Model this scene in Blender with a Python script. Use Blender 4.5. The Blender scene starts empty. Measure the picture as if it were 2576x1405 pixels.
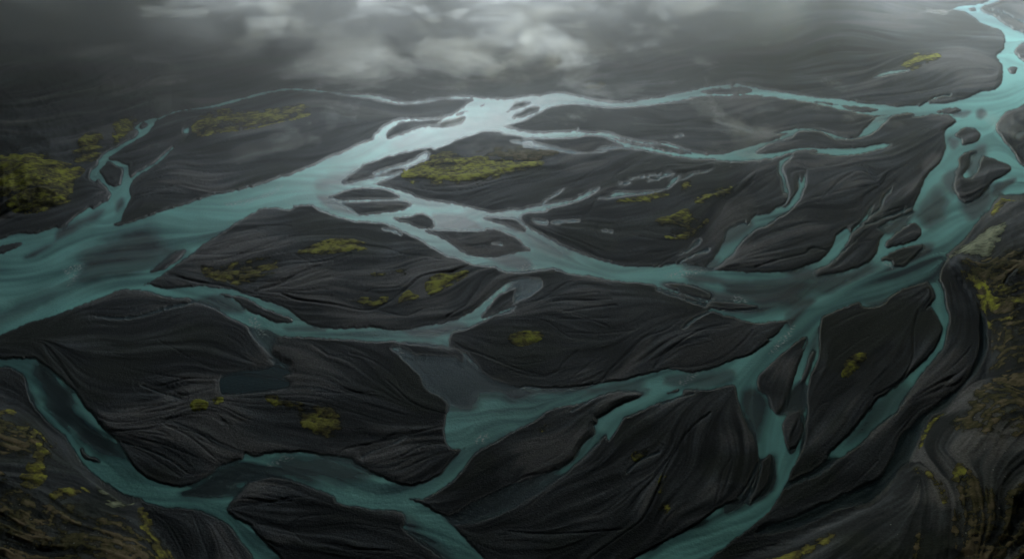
# ---------------------------------------------------------------- survey of the river plain
# outlines were surveyed on tiles; each tile has an origin, units are 1/3.22 of a map unit
TILE = dict(A0=(0,200),A1=(700,200),A2=(1400,200),A3=(2016,200),T3=(2016,0),B0=(0,500),B1=(700,500),B2=(1400,500),
            B3=(2016,500),C0=(0,800),C1=(700,800),C2=(1400,800),C3=(2016,800),D0=(0,1136),D1=(700,1136),D2=(1400,1136),D3=(2016,1136))
# water outlines:  tile, silt load, points
WATER = [
('A1',1.0,'-20,1010 230,930 500,820 800,690 950,625 1050,592 1068,555 1120,505 1230,430 1310,410 1500,415 1640,405 1740,370 1830,320 1890,275 1930,240 1800,226 1900,208 2180,235 2300,225 2400,205 2560,193 2700,190 2700,285 2580,300 2500,360 2430,390 2300,435 2200,475 2350,520 2560,540 2560,578 2400,570 2250,540 2130,520 2020,525 1870,570 1700,630 1600,670 1550,655 1400,690 1200,740 1000,800 900,870 780,965 830,985 1000,975 1060,985 1000,1010 900,1020 800,1050 670,1095 600,1150 560,1200 510,1172 340,1183 240,1195 60,1200 0,1240 -200,1260 -200,1080'),
('B0',1.0,'-2300,1000 -1200,700 -500,590 0,505 130,455 320,450 400,420 500,395 545,400 620,335 720,260 800,222 830,235 900,190 955,150 972,100 935,60 900,-10 980,-40 1180,-30 1160,60 1165,150 1130,235 1070,310 1015,378 1150,350 1400,272 1650,190 1900,112 2100,70 2300,22 2420,-10 2600,-40 2600,235 2450,232 2310,238 2200,300 2050,390 1950,470 1800,560 1720,640 1600,710 1500,780 1400,850 1290,905 1240,957 1100,953 1000,985 800,1066 600,1146 450,1201 250,1256 100,1321 0,1366 -400,1560 -1200,2000 -2300,2600'),
('A0',.9,'1395,395 1310,405 1250,430 1180,487 1215,520 1200,560 1130,600 1000,670 930,710 870,770 850,820 800,870 785,930 815,960 850,967 870,950 930,1020 975,1055 970,1110 920,1150 850,1250 850,1330 1060,1330 1100,1230 1165,1120 1160,1040 1170,980 1210,935 1290,880 1400,810 1500,720 1550,668 1520,650 1480,690 1400,760 1300,830 1200,885 1160,920 1150,880 1145,820 1100,800 1050,780 980,770 970,750 1000,735 1080,680 1200,610 1320,540 1370,460 1405,405'),
('A0',1.0,'1385,408 1480,362 1600,324 1800,298 1950,270 2000,252 2150,215 2400,155 2576,133 2914,158 2914,182 2576,162 2400,182 2150,245 1950,300 1800,325 1600,350 1480,385 1400,425'),
('A0',.8,'1620,500 1680,480 1670,540 1625,540'),
('A1',.9,'650,165 750,180 850,190 1050,198 1200,232 1340,260 1500,250 1660,222 1850,213 1850,235 1660,240 1500,265 1380,283 1230,275 1000,230 800,205 650,180'),
('A1',.7,'820,985 950,955 1100,915 1220,900 1320,870 1340,850 1250,845 1100,905 1060,895 1200,845 1290,815 1400,770 1530,712 1530,757 1450,800 1350,855 1290,893 1200,940 1080,980 1000,1015'),
('B1',.9,'430,150 560,80 680,60 850,40 960,15 1000,-5 1060,18 1200,45 1320,90 1450,135 1600,165 1800,195 1950,235 2100,270 2250,262 2400,240 2580,205 2580,258 2430,275 2360,300 2354,330 2390,365 2484,440 2620,510 2780,610 2900,670 2900,810 2700,790 2640,768 2545,780 2420,795 2320,805 2200,765 1950,735 1850,710 1700,650 1560,570 1450,500 1300,430 1150,370 1000,355 860,345 700,300 560,240 510,207'),
('B2',.8,'0,250 100,238 250,210 400,185 550,155 650,110 700,85 800,50 720,120 600,180 450,215 300,245 180,270 110,300 100,330 0,315 -100,300'),
('B2',.7,'255,212 330,150 400,110 480,70 470,80 400,125 340,160 280,207'),
('B2',.7,'210,335 280,345 335,355 330,370 250,365'),
('B2',.7,'380,365 400,352 470,350 400,360'),
('B2',1.0,'95,360 150,378 230,440 330,490 420,540 520,590 700,660 900,710 1050,740 1320,745 1440,725 1560,712 1650,740 1800,772 2100,790 2404,795 2584,750 2734,690 2814,630 2864,560 2894,470 2950,430 3000,400 3030,470 2950,620 2884,690 2714,795 2744,820 2934,795 3084,750 3204,680 3244,620 3274,520 3314,450 3264,410 3334,360 3484,300 3584,250 3624,150 3684,30 3760,-60 3950,-60 4600,20 4600,100 4324,130 4274,200 4184,310 4084,440 3984,550 3874,640 3884,680 3824,790 3809,870 3740,890 3700,885 3584,920 3434,980 3374,1020 3310,1085 3204,1118 3120,1105 3094,1070 2984,1110 2834,1170 2774,1210 2754,1290 2700,1500 2300,1400 2349,1360 2408,1310 2474,1262 2490,1228 2390,1235 2300,1241 2180,1251 2050,1221 1900,1181 1800,1145 1760,1150 1770,1130 1800,1100 1730,1062 1650,1030 1500,990 1350,950 1250,910 1050,890 900,875 780,845 600,820 450,790 400,765 300,775 100,790 -100,760 -100,420'),
('A3',1.0,'0,102 100,110 300,150 520,190 800,225 1000,240 1200,270 1400,290 1560,290 1680,280 1780,210 1880,205 1790,235 1740,270 1900,260 2050,225 2200,170 2350,120 2380,-55 2330,-144 2390,-214 2400,-304 2360,-374 2200,-434 2100,-504 2000,-549 1930,-554 1990,-589 2100,-604 2230,-619 2290,-660 2380,-664 2300,-614 2200,-584 2190,-549 2330,-494 2450,-404 2570,-354 2620,-294 2540,-244 2490,-174 2600,-84 2800,0 2800,100 2576,283 2520,320 2440,340 2380,390 2335,470 2340,510 2400,600 2480,690 2576,830 2750,860 2750,960 2576,972 2480,990 2400,1060 2330,1130 2250,1240 1600,1250 1650,1060 1700,930 1830,780 1880,660 1865,560 1880,510 1960,450 1978,430 1930,390 1880,370 1760,372 1700,385 1590,392 1600,365 1500,370 1400,385 1200,378 1100,360 950,325 800,290 620,255 400,225 200,205 0,200'),
('T3',.7,'2230,80 2350,100 2400,105 2500,160 2576,190 2576,200 2480,165 2400,125 2300,100'),
('T3',.8,'1240,683 1290,655 1350,630 1480,620 1550,622 1470,645 1350,670 1260,690'),
('A2',1.0,'1960,102 1990,205 1800,205 1700,210 1560,240 1460,255 1300,285 1100,305 950,310 700,295 550,285 400,290 330,315 260,360 180,383 150,410 0,460 -60,480 -120,440 0,300 -60,240 0,235 150,210 350,195 500,185 650,210 800,250 900,258 1100,255 1300,215 1500,175 1650,150 1800,115'),
('A2',.95,'-60,480 0,492 120,525 250,535 480,525 560,515 610,500 600,520 700,522 880,540 1000,575 1150,600 1380,625 1500,660 1650,705 1850,715 2000,690 2150,640 2300,600 2400,570 2470,535 2540,530 2500,570 2440,590 2350,620 2250,670 2190,712 2350,708 2480,680 2604,660 2734,660 2854,670 3034,665 3234,635 3374,630 3354,655 3234,690 3084,730 2934,738 2784,725 2654,712 2720,697 2684,687 2584,690 2434,730 2284,765 1984,785 1850,775 1700,765 1450,740 1300,710 1150,680 1010,668 1000,650 940,610 880,580 800,560 650,565 500,575 250,580 100,560 0,545 -60,540'),
('A3',.95,'-143,440 0,465 150,508 250,525 400,527 500,500 590,490 720,495 820,520 900,550 1000,572 1090,570 1180,480 1250,405 1300,380 1400,375 1330,460 1230,540 1100,585 1000,597 900,580 820,545 760,525 680,515 580,520 540,545 470,560 480,535 400,540 250,537 120,515 0,480'),
('A2',.6,'780,670 900,656 1000,650 1010,668 850,678'),
('A2',.6,'440,682 550,700 700,712 870,686 770,712 620,718 500,702'),
('A2',.6,'10,605 100,608 200,605 230,625 320,645 440,680 440,690 300,668 140,658 100,630'),
('A2',.6,'1470,559 1540,550 1545,557 1470,569'),
('A2',.6,'1070,938 1200,915 1340,898 1350,907 1200,925 1080,947'),
('A2',.6,'1230,953 1290,940 1340,910 1380,885 1440,887 1460,902 1400,917 1330,947 1240,962'),
('A2',.8,'795,1113 890,1098 890,1078 960,1052 1100,1058 1220,1052 1340,1028 1405,990 1418,950 1480,915 1515,920 1480,970 1420,1020 1350,1047 1200,1077 1000,1093 880,1117'),
('A2',.7,'1480,972 1540,935 1620,890 1720,868 1790,855 1760,877 1640,903 1560,942'),
('A2',.7,'2500,730 2430,760 2390,790 2385,880 2410,950 2420,1020 2430,1070 2480,1070 2470,990 2450,930 2420,860 2440,800 2510,742'),
('B2',.75,'1740,750 1790,690 1850,600 1890,520 1920,430 2000,380 2090,345 2110,360 2160,300 2220,280 2300,270 2390,210 2450,215 2500,150 2555,70 2560,0 2565,-30 2590,0 2612,-60 2628,0 2600,80 2560,180 2480,260 2370,330 2290,390 2200,420 2130,470 2060,540 1980,640 1900,720 1800,780'),
('B2',.5,'1490,650 1580,600 1620,560 1660,520 1700,505 1690,545 1640,585 1560,630'),
('B3',.75,'860,680 880,600 920,540 1000,470 1080,390 1150,310 1195,240 1250,190 1230,240 1200,330 1130,390 1280,345 1270,358 1130,405 1050,465 990,540 940,620 900,690 800,760 740,720'),
('B3',.8,'1825,820 1825,870 1870,960 1880,1080 1915,1200 1900,1300 1870,1446 1770,1586 1650,1726 1580,1836 1500,1966 1450,2046 1350,2116 1280,2170 1120,2330 960,2440 840,2430 1000,2254 1050,2196 1180,2036 1250,1946 1350,1866 1450,1796 1530,1726 1640,1626 1740,1526 1820,1406 1850,1306 1830,1246 1790,1176 1740,1116 1715,1136 1710,1110 1740,1080 1780,1020 1760,960 1730,900 1700,860'),
('C3',.10,'2180,180 2215,200 2245,260 2255,500 2205,650 2130,760 2000,900 1870,1045 1760,1095 1700,1200 1640,1330 1570,1500 1500,1560 1350,1730 1200,1850 1100,1890 900,1940 700,2040 400,2140 200,2150 260,2060 500,2020 800,1900 920,1830 1000,1780 1300,1640 1390,1510 1440,1380 1500,1250 1570,1200 1650,1100 1750,1040 1850,960 1990,860 2080,740 2150,600 2180,480'),
('C3',1.0,'790,160 790,240 770,280 765,400 775,520 740,640 690,750 665,850 660,980 660,1090 620,1310 590,1440 550,1530 530,1560 490,1680 440,1770 360,1890 290,1980 180,2070 0,2210 -200,2370 -560,2700 -1300,2700 -900,2380 -700,2260 -480,2140 -280,2020 -130,1910 -60,1870 60,1830 147,1720 227,1520 177,1280 150,1240 77,1090 40,960 20,840 0,830 -80,850 -234,885 -424,880 -454,930 -644,990 -784,1050 -934,1100 -1004,1180 -1034,1240 -1104,1330 -1134,1262 -1184,1250 -1214,1170 -1124,1090 -984,1000 -834,940 -804,905 -984,890 -1134,915 -1244,960 -1344,1000 -1534,1030 -1704,1100 -1834,1180 -1984,1255 -2500,1400 -2500,1000 -1984,850 -1584,852 -1284,830 -1134,810 -984,790 -834,750 -684,705 -584,680 -384,710 -284,700 -134,660 0,605 150,560 280,480 380,390 440,310 490,262 520,200 600,100'),
('C2',.9,'0,850 -100,850 -270,845 -420,850 -540,820 -640,760 -720,690 -800,590 -860,550 -970,490 -1050,510 -960,570 -850,620 -800,700 -740,850 -560,980 -540,1090 -400,1120 -320,1160 -320,1240 -200,1340 -60,1290 0,1250 300,1100 300,850'),
('C1',.16,'1290,570 1450,730 1570,850 1700,935 1740,990 1720,1085 1850,1120 1930,1170 1930,1260 2100,1250 2254,1150 2254,870 2080,760 1950,640 1850,600 1700,575 1500,575'),
('D1',.8,'1930,130 1880,260 1800,350 1720,430 1650,520 1560,580 1400,632 1300,620 1150,560 1000,490 900,430 860,390 740,375 600,360 400,335 150,350 0,375 -100,360 -100,590 0,590 130,560 350,610 500,660 700,740 720,790 800,820 950,830 1050,860 1250,870 1320,900 1320,960 1300,1020 1400,1090 1600,1240 1750,1400 2150,1400 1950,1190 1850,1080 1760,975 1720,910 1600,860 1480,800 1375,752 1500,755 1620,700 1740,620 1830,520 1900,420 2000,320 2130,260 2250,180 2400,100 2420,60 2100,40'),
('D2',.6,'800,-130 775,80 740,100 740,170 650,260 580,380 500,450 380,500 200,570 0,640 -104,690 -304,780 -454,870 -540,910 -500,985 -354,975 -154,920 46,830 196,740 346,650 526,520 666,400 796,270 866,180 886,110 1016,40 1130,0 1180,-60'),
('D0',.75,'-900,-700 -400,-540 0,-492 200,-497 330,-482 430,-402 560,-292 680,-182 760,-62 820,0 900,110 960,160 1040,230 1080,290 1150,400 1250,520 1400,600 1600,640 1700,615 1850,540 1950,460 2080,420 2250,375 2400,357 2400,560 2300,590 2200,620 2100,740 2040,800 2010,860 2100,930 2220,980 2300,1080 2400,1180 2520,1330 2280,1330 2200,1230 2090,1090 2050,1020 1950,950 1800,880 1650,850 1480,835 1300,800 1230,760 1120,730 1000,660 900,590 800,510 700,410 620,280 560,190 430,90 370,20 350,-2 290,-82 240,-202 200,-322 100,-392 0,-402 -400,-420 -900,-560'),
('B0',.9,'1240,957 1300,965 1500,1025 1650,1027 1720,1062 1850,1102 2000,1182 2150,1262 2230,1305 2350,1320 2454,1366 2600,1370 2760,1386 2954,1396 3254,1411 3454,1411 3604,1431 3754,1441 3854,1461 3954,1476 3984,1480 3984,1396 4019,1336 4154,1296 4304,1226 4404,1178 4524,1141 4548,1086 4584,1056 4700,1000 4790,936 4790,870 4640,856 4500,890 4404,960 4314,1030 4254,1086 4154,1156 4034,1211 3954,1231 3754,1276 3554,1306 3454,1306 3254,1286 2874,1286 2814,1271 2674,1216 2584,1146 2524,1106 2400,1060 2200,995 2050,950 1900,930 1760,915 1700,925 1600,935 1450,940 1290,905'),
('C1',.9,'1710,470 1735,500 1800,540 1930,680 2050,770 2150,830 2254,870 2350,850 2200,820 2080,750 1980,670 1900,570 1800,520 1730,488'),
('C1',.25,'-50,340 50,330 200,385 190,440 150,520 160,560 260,640 200,615 80,500 0,420'),
('C0',.04,'1950,900 1935,840 1950,760 2080,710 2280,690 2420,655 2390,600 2450,600 2540,670 2580,730 2510,760 2570,800 2560,850 2450,880 2250,905 1970,920'),
('A3',.7,'2490,580 2520,540 2600,495 2600,530 2540,575 2500,590'),
]
# gravel bars standing out of the water
BARS = [
('B0','-300,560 0,575 100,550 190,545 120,590 0,635 -300,700'),
('B0','1330,792 1440,722 1520,652 1640,605 1605,650 1590,682 1500,742 1430,782 1345,798'),
('B0','1960,992 2100,1010 2250,1070 2400,1150 2580,1215 2590,1232 2560,1237 2450,1234 2300,1180 2190,1125 2120,1060'),
('A0','890,870 930,820 960,785 1030,830 1080,850 1075,920 1060,990 1000,1000 960,980 920,920'),
('A0','1240,470 1265,450 1295,455 1280,485 1250,495'),
('A1','1165,540 1200,500 1270,450 1370,428 1500,425 1640,415 1650,430 1600,470 1540,470 1430,497 1300,547 1180,580'),
('A1','1620,478 1700,425 1800,410 1860,395 1840,430 1720,468'),
('A1','1790,370 1850,345 1890,343 1800,372'),
('A1','2235,350 2280,300 2310,268 2440,262 2400,300 2290,330'),
('A1','2280,395 2300,370 2400,320 2520,300 2500,340 2430,375 2400,395 2300,407'),
('A1','1070,205 1180,212 1250,235 1350,255 1340,262 1230,245 1120,215'),
('A1','2000,295 2040,275 2030,295'),
('B1','670,130 760,95 870,60 970,48 1100,58 1220,90 1290,130 1240,152 1100,158 900,162 760,152'),
('B1','800,195 900,178 1100,166 1300,160 1390,190 1370,225 1300,255 1150,270 1000,292 930,285 870,235'),
('B1','1230,325 1330,305 1480,290 1560,330 1590,400 1500,412 1380,380'),
('B1','1510,430 1700,430 1900,445 2040,430 2060,412 2200,440 2300,490 2380,550 2430,605 2300,620 2150,655 2000,655 1880,630 1750,550 1620,480'),
('B1','2030,318 2200,318 2300,325 2350,365 2400,435 2280,410 2150,360'),
('A2','1700,172 1750,155 1850,143 1950,150 2050,170 2075,182 1950,188 1800,188'),
('A2','1965,142 2020,132 2090,130 2140,150 2145,165 2080,168 2010,158'),
('A2','925,584 1020,595 1080,615 1200,635 1350,640 1450,660 1560,695 1610,715 1520,712 1380,690 1250,660 1100,630 980,605'),
('A3','950,290 1020,300 1130,305 1290,325 1280,335 1150,350 1050,330'),
('A3','720,258 800,260 930,282 900,288 800,272'),
('A3','1800,352 1900,325 1990,320 2010,340 1940,355'),
('A3','1965,550 2030,500 2120,490 2170,520 2178,570 2130,622 2060,642 2025,632 2020,585'),
('A3','1965,960 1990,920 2090,940 2120,925 2165,880 2190,790 2225,745 2350,790 2450,830 2445,870 2350,920 2260,990 2200,1070 2120,1120 2050,1137 1990,1080 1955,1020'),
('A3','2010,755 2060,710 2140,700 2085,745 2095,800 2065,850 2000,925 1980,880 2010,820'),
('B3','1355,565 1370,520 1500,420 1600,365 1665,440 1640,490 1540,540 1450,560 1370,582'),
('B3','1320,690 1380,640 1500,590 1670,560 1640,620 1560,700 1500,745 1420,740 1400,700'),
('B2','1380,905 1500,900 1650,935 1760,970 1790,1000 1760,1040 1600,1000 1450,950'),
('B2','1760,1070 1850,1062 2000,1075 2190,1100 2160,1115 2060,1120 1950,1130 1830,1118 1790,1110'),
('C3','210,800 230,740 300,680 400,590 500,500 640,395 650,470 600,600 560,720 500,880 460,980 400,1085 350,1040 310,930 230,870'),
('C3','440,1180 500,1090 600,1060 625,1180 600,1290 560,1370 510,1437 470,1350 445,1260'),
('C3','600,800 625,720 690,560 720,540 690,650 640,790'),
('C3','240,1520 300,1480 335,1460 320,1600 280,1740 190,1830 150,1880 170,1760'),
('C2','620,1060 700,990 800,930 950,897 1180,905 1150,935 1000,1000 860,1080 760,1125 690,1110'),
('C2','1400,900 1450,880 1500,870 1480,890 1420,908'),
('B1','2060,1130 2150,1010 2240,960 2330,930 2300,1020 2290,1095 2170,1145 2050,1200 2010,1190'),
('C1','1740,505 1800,510 1850,570 1850,630 1800,600 1760,550'),
('D0','720,320 760,370 860,400 880,430 790,410 745,380'),
('T3','2090,80 2130,75 2150,95 2110,95'),
('T3','2440,610 2490,600 2510,615 2480,650 2450,640'),
]
# silt / depth patches inside the water: tile, silt, greyness, softness, points
SILT = [
('B0',.28,.5,30,'600,930 680,850 700,730 640,690 850,560 1100,430 1350,360 1500,540 1600,620 1400,720 1200,820 1000,880 700,940'),
('B0',.25,.8,14,'230,665 400,570 480,530 500,440 545,400 620,370 760,300 920,250 860,340 700,400 560,490 400,600 280,670'),
('B0',.3,.8,12,'1040,200 1080,150 1090,200 1040,260'),
('B0',.45,.3,30,'0,1150 250,1000 450,950 600,960 400,1080 200,1150 0,1260 -200,1300'),
('A1',.45,.9,18,'560,990 800,900 900,850 820,970 700,990'),
('A1',.8,.9,40,'1300,640 1800,500 2150,340 2500,220 2700,240 2500,330 2200,470 1900,560 1500,660'),
('B1',.3,.9,10,'560,130 660,135 800,180 870,240 930,290 850,280 700,240 620,190'),
('B1',.42,1.0,8,'1590,300 1800,300 1950,340 2050,420 2000,435 1800,430 1600,420 1600,350'),
('B1',.7,.8,25,'1900,260 2250,280 2500,460 2800,620 2700,680 2450,560 2300,440 2000,330'),
('B2',.3,.9,20,'1600,860 1800,850 2000,880 2300,900 2576,900 2576,1080 2300,1110 2150,1080 1950,980 1850,900'),
('B2',.35,1.0,12,'1350,905 1600,915 1790,960 1980,980 2080,1050 1800,1075 1700,1050 1500,980'),
('B2',.2,.9,10,'1780,1080 2000,1080 2200,1110 2350,1100 2200,1160 2000,1165 1850,1140'),
('B2',.4,.9,12,'1500,715 1700,740 1850,690 1790,790 1600,760'),
('B2',.35,.9,16,'1890,540 1920,430 2000,380 2110,350 2150,390 2050,470 1960,520'),
('B3',.25,.5,22,'400,870 700,860 900,850 1000,880 800,960 500,990 200,1000 0,1000 0,900'),
('B3',.3,.9,20,'500,790 740,760 760,830 1000,830 1200,720 1300,760 1100,850 800,870 550,850'),
('B3',.25,.6,20,'1640,250 1780,90 1850,80 1900,200 1880,330 1760,420 1680,390 1600,300'),
('B3',.25,.9,14,'1550,700 1680,560 1780,560 1760,640 1640,700 1500,780 1250,830 1350,760 1420,745'),
('B3',.2,.9,10,'1290,400 1400,340 1600,250 1560,360 1480,430 1380,470 1310,440'),
('B3',.3,.5,14,'1120,1060 1380,1000 1550,940 1380,1080 1220,1120'),
('B3',.2,.9,14,'480,1230 560,1150 640,1090 700,1060 640,1140 560,1230 500,1288'),
('B3',.4,.9,16,'2020,170 2200,60 2290,20 2300,150 2150,330 2050,280'),
('A3',.2,.8,8,'2290,1080 2320,990 2400,970 2500,940 2420,1020 2340,1090'),
('A3',.35,.8,12,'1890,570 1960,560 2020,600 1960,680 1900,620'),
('A3',.4,.9,14,'1890,900 2000,850 1970,1000 1950,1080 1890,1000'),
('A3',.35,.8,14,'2030,760 2150,660 2240,640 2200,740 2160,850 2110,930 2080,850'),
('A3',.3,.8,9,'2160,350 2200,320 2230,350 2190,390'),
('A3',.4,.8,7,'1950,350 2100,340 2050,380 1950,380'),
('C3',.25,.7,16,'640,700 680,480 760,330 740,500 700,620 660,760'),
('C3',.12,.9,10,'500,900 590,800 650,840 640,1060 500,1090 400,1080 460,960'),
('C3',.25,.6,18,'60,900 200,850 330,1000 230,1300 170,1450 100,1150'),
('C3',.4,.6,20,'-600,760 -300,720 -50,680 20,800 -100,850 -300,850 -460,860'),
('C3',.38,.4,20,'1180,1080 1450,860 1560,880 1400,1100 1150,1280 1000,1350'),
('C2',.4,.5,18,'520,790 850,820 1200,760 1150,860 1200,890 700,930 300,900'),
('C2',.2,.9,20,'-50,850 400,850 700,840 300,920 0,1000'),
('D3',.14,.3,22,'300,460 320,560 300,680 100,780 -100,900 -400,1000 -600,1150 -900,1288 -300,1000 50,760 200,600'),
('D2',.1,.4,20,'2220,440 2330,400 2340,580 2260,700 2150,780 1900,850 2100,600'),
('D2',.12,.6,20,'-50,660 200,560 350,520 420,560 250,680 50,760 -150,860 -400,940 -400,900'),
('D1',.2,.4,30,'380,380 900,420 1000,520 750,620 600,620 450,640 300,600 100,560 180,450'),
('D1',.25,.4,20,'1300,900 1450,1000 1700,1200 1800,1400 1500,1400 1350,1100'),
('D1',.08,.4,12,'1660,860 1900,780 2250,650 2500,620 2500,720 2100,900 1800,980'),
('D0',.15,.3,22,'1640,700 1860,570 1950,500 2100,450 2400,470 2350,560 2150,620 1950,700 1780,735'),
('D0',.08,.3,24,'300,-400 400,-450 500,-300 620,-180 680,0 760,120 900,220 1000,290 1150,430 1000,360 880,330 740,220 720,120 560,60 450,-60 380,-200'),
('C0',.2,.3,14,'0,650 100,660 220,760 290,900 330,1050 280,1000 200,780 80,690'),
('C1',.5,.5,12,'1300,340 1600,300 1750,270 1900,320 1720,380 1600,430 1400,410'),
('C1',.35,.5,14,'280,330 560,330 620,350 420,350 300,345'),
('B1',.5,.8,14,'2050,640 2300,640 2440,700 2420,760 2250,760 2150,720'),
('B1',.10,1.0,16,'2300,900 2400,850 2700,800 2640,960 2380,1040 2300,1080'),
('B0',.3,.7,14,'1900,1000 2000,1010 2150,1130 2000,1150 1800,1090 1700,1040'),
('C1',.10,.5,30,'1290,570 1500,570 1900,600 2100,770 2300,860 2300,960 2000,900 1900,1060 1700,1000 1500,800'),
('C1',.05,.6,40,'1250,500 1950,540 1850,690 1600,680 1400,700'),
]
# white broken water
FOAM = [('B0','560,790 640,740 740,735 720,770 640,800 690,820 680,860 600,930 620,850'),
 ('B2','60,790 150,740 290,765 250,790 100,800'),('B2','1380,830 1550,770 1760,770 1650,820 1450,850'),
 ('B0','2000,200 2180,160 2360,100 2500,30 2450,90 2300,160 2100,210'),('B3','1320,700 1420,700 1410,760 1340,740'),
 ('A2','300,215 500,190 620,210 560,240 400,235'),('C1','2000,20 2150,-60 2250,-110 2300,-100 2150,30 2060,90'),
 ('C3','340,520 450,400 540,310 500,400 400,500 330,560'),('C2','1500,820 1650,720 1680,730 1560,820'),('B2','2000,1000 2100,1040 2090,1060 1990,1050'),
 ('D1','2000,200 2050,180 2040,250 1950,260'),('D1','90,450 160,440 220,400 390,370 200,440 150,480'),('A1','1075,570 1100,545 1160,560 1150,590 1090,592'),
 ('D0','1840,560 1870,555 1880,575 1850,590'),('C0','2200,270 2260,230 2330,340 2420,400 2300,400')]
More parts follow.
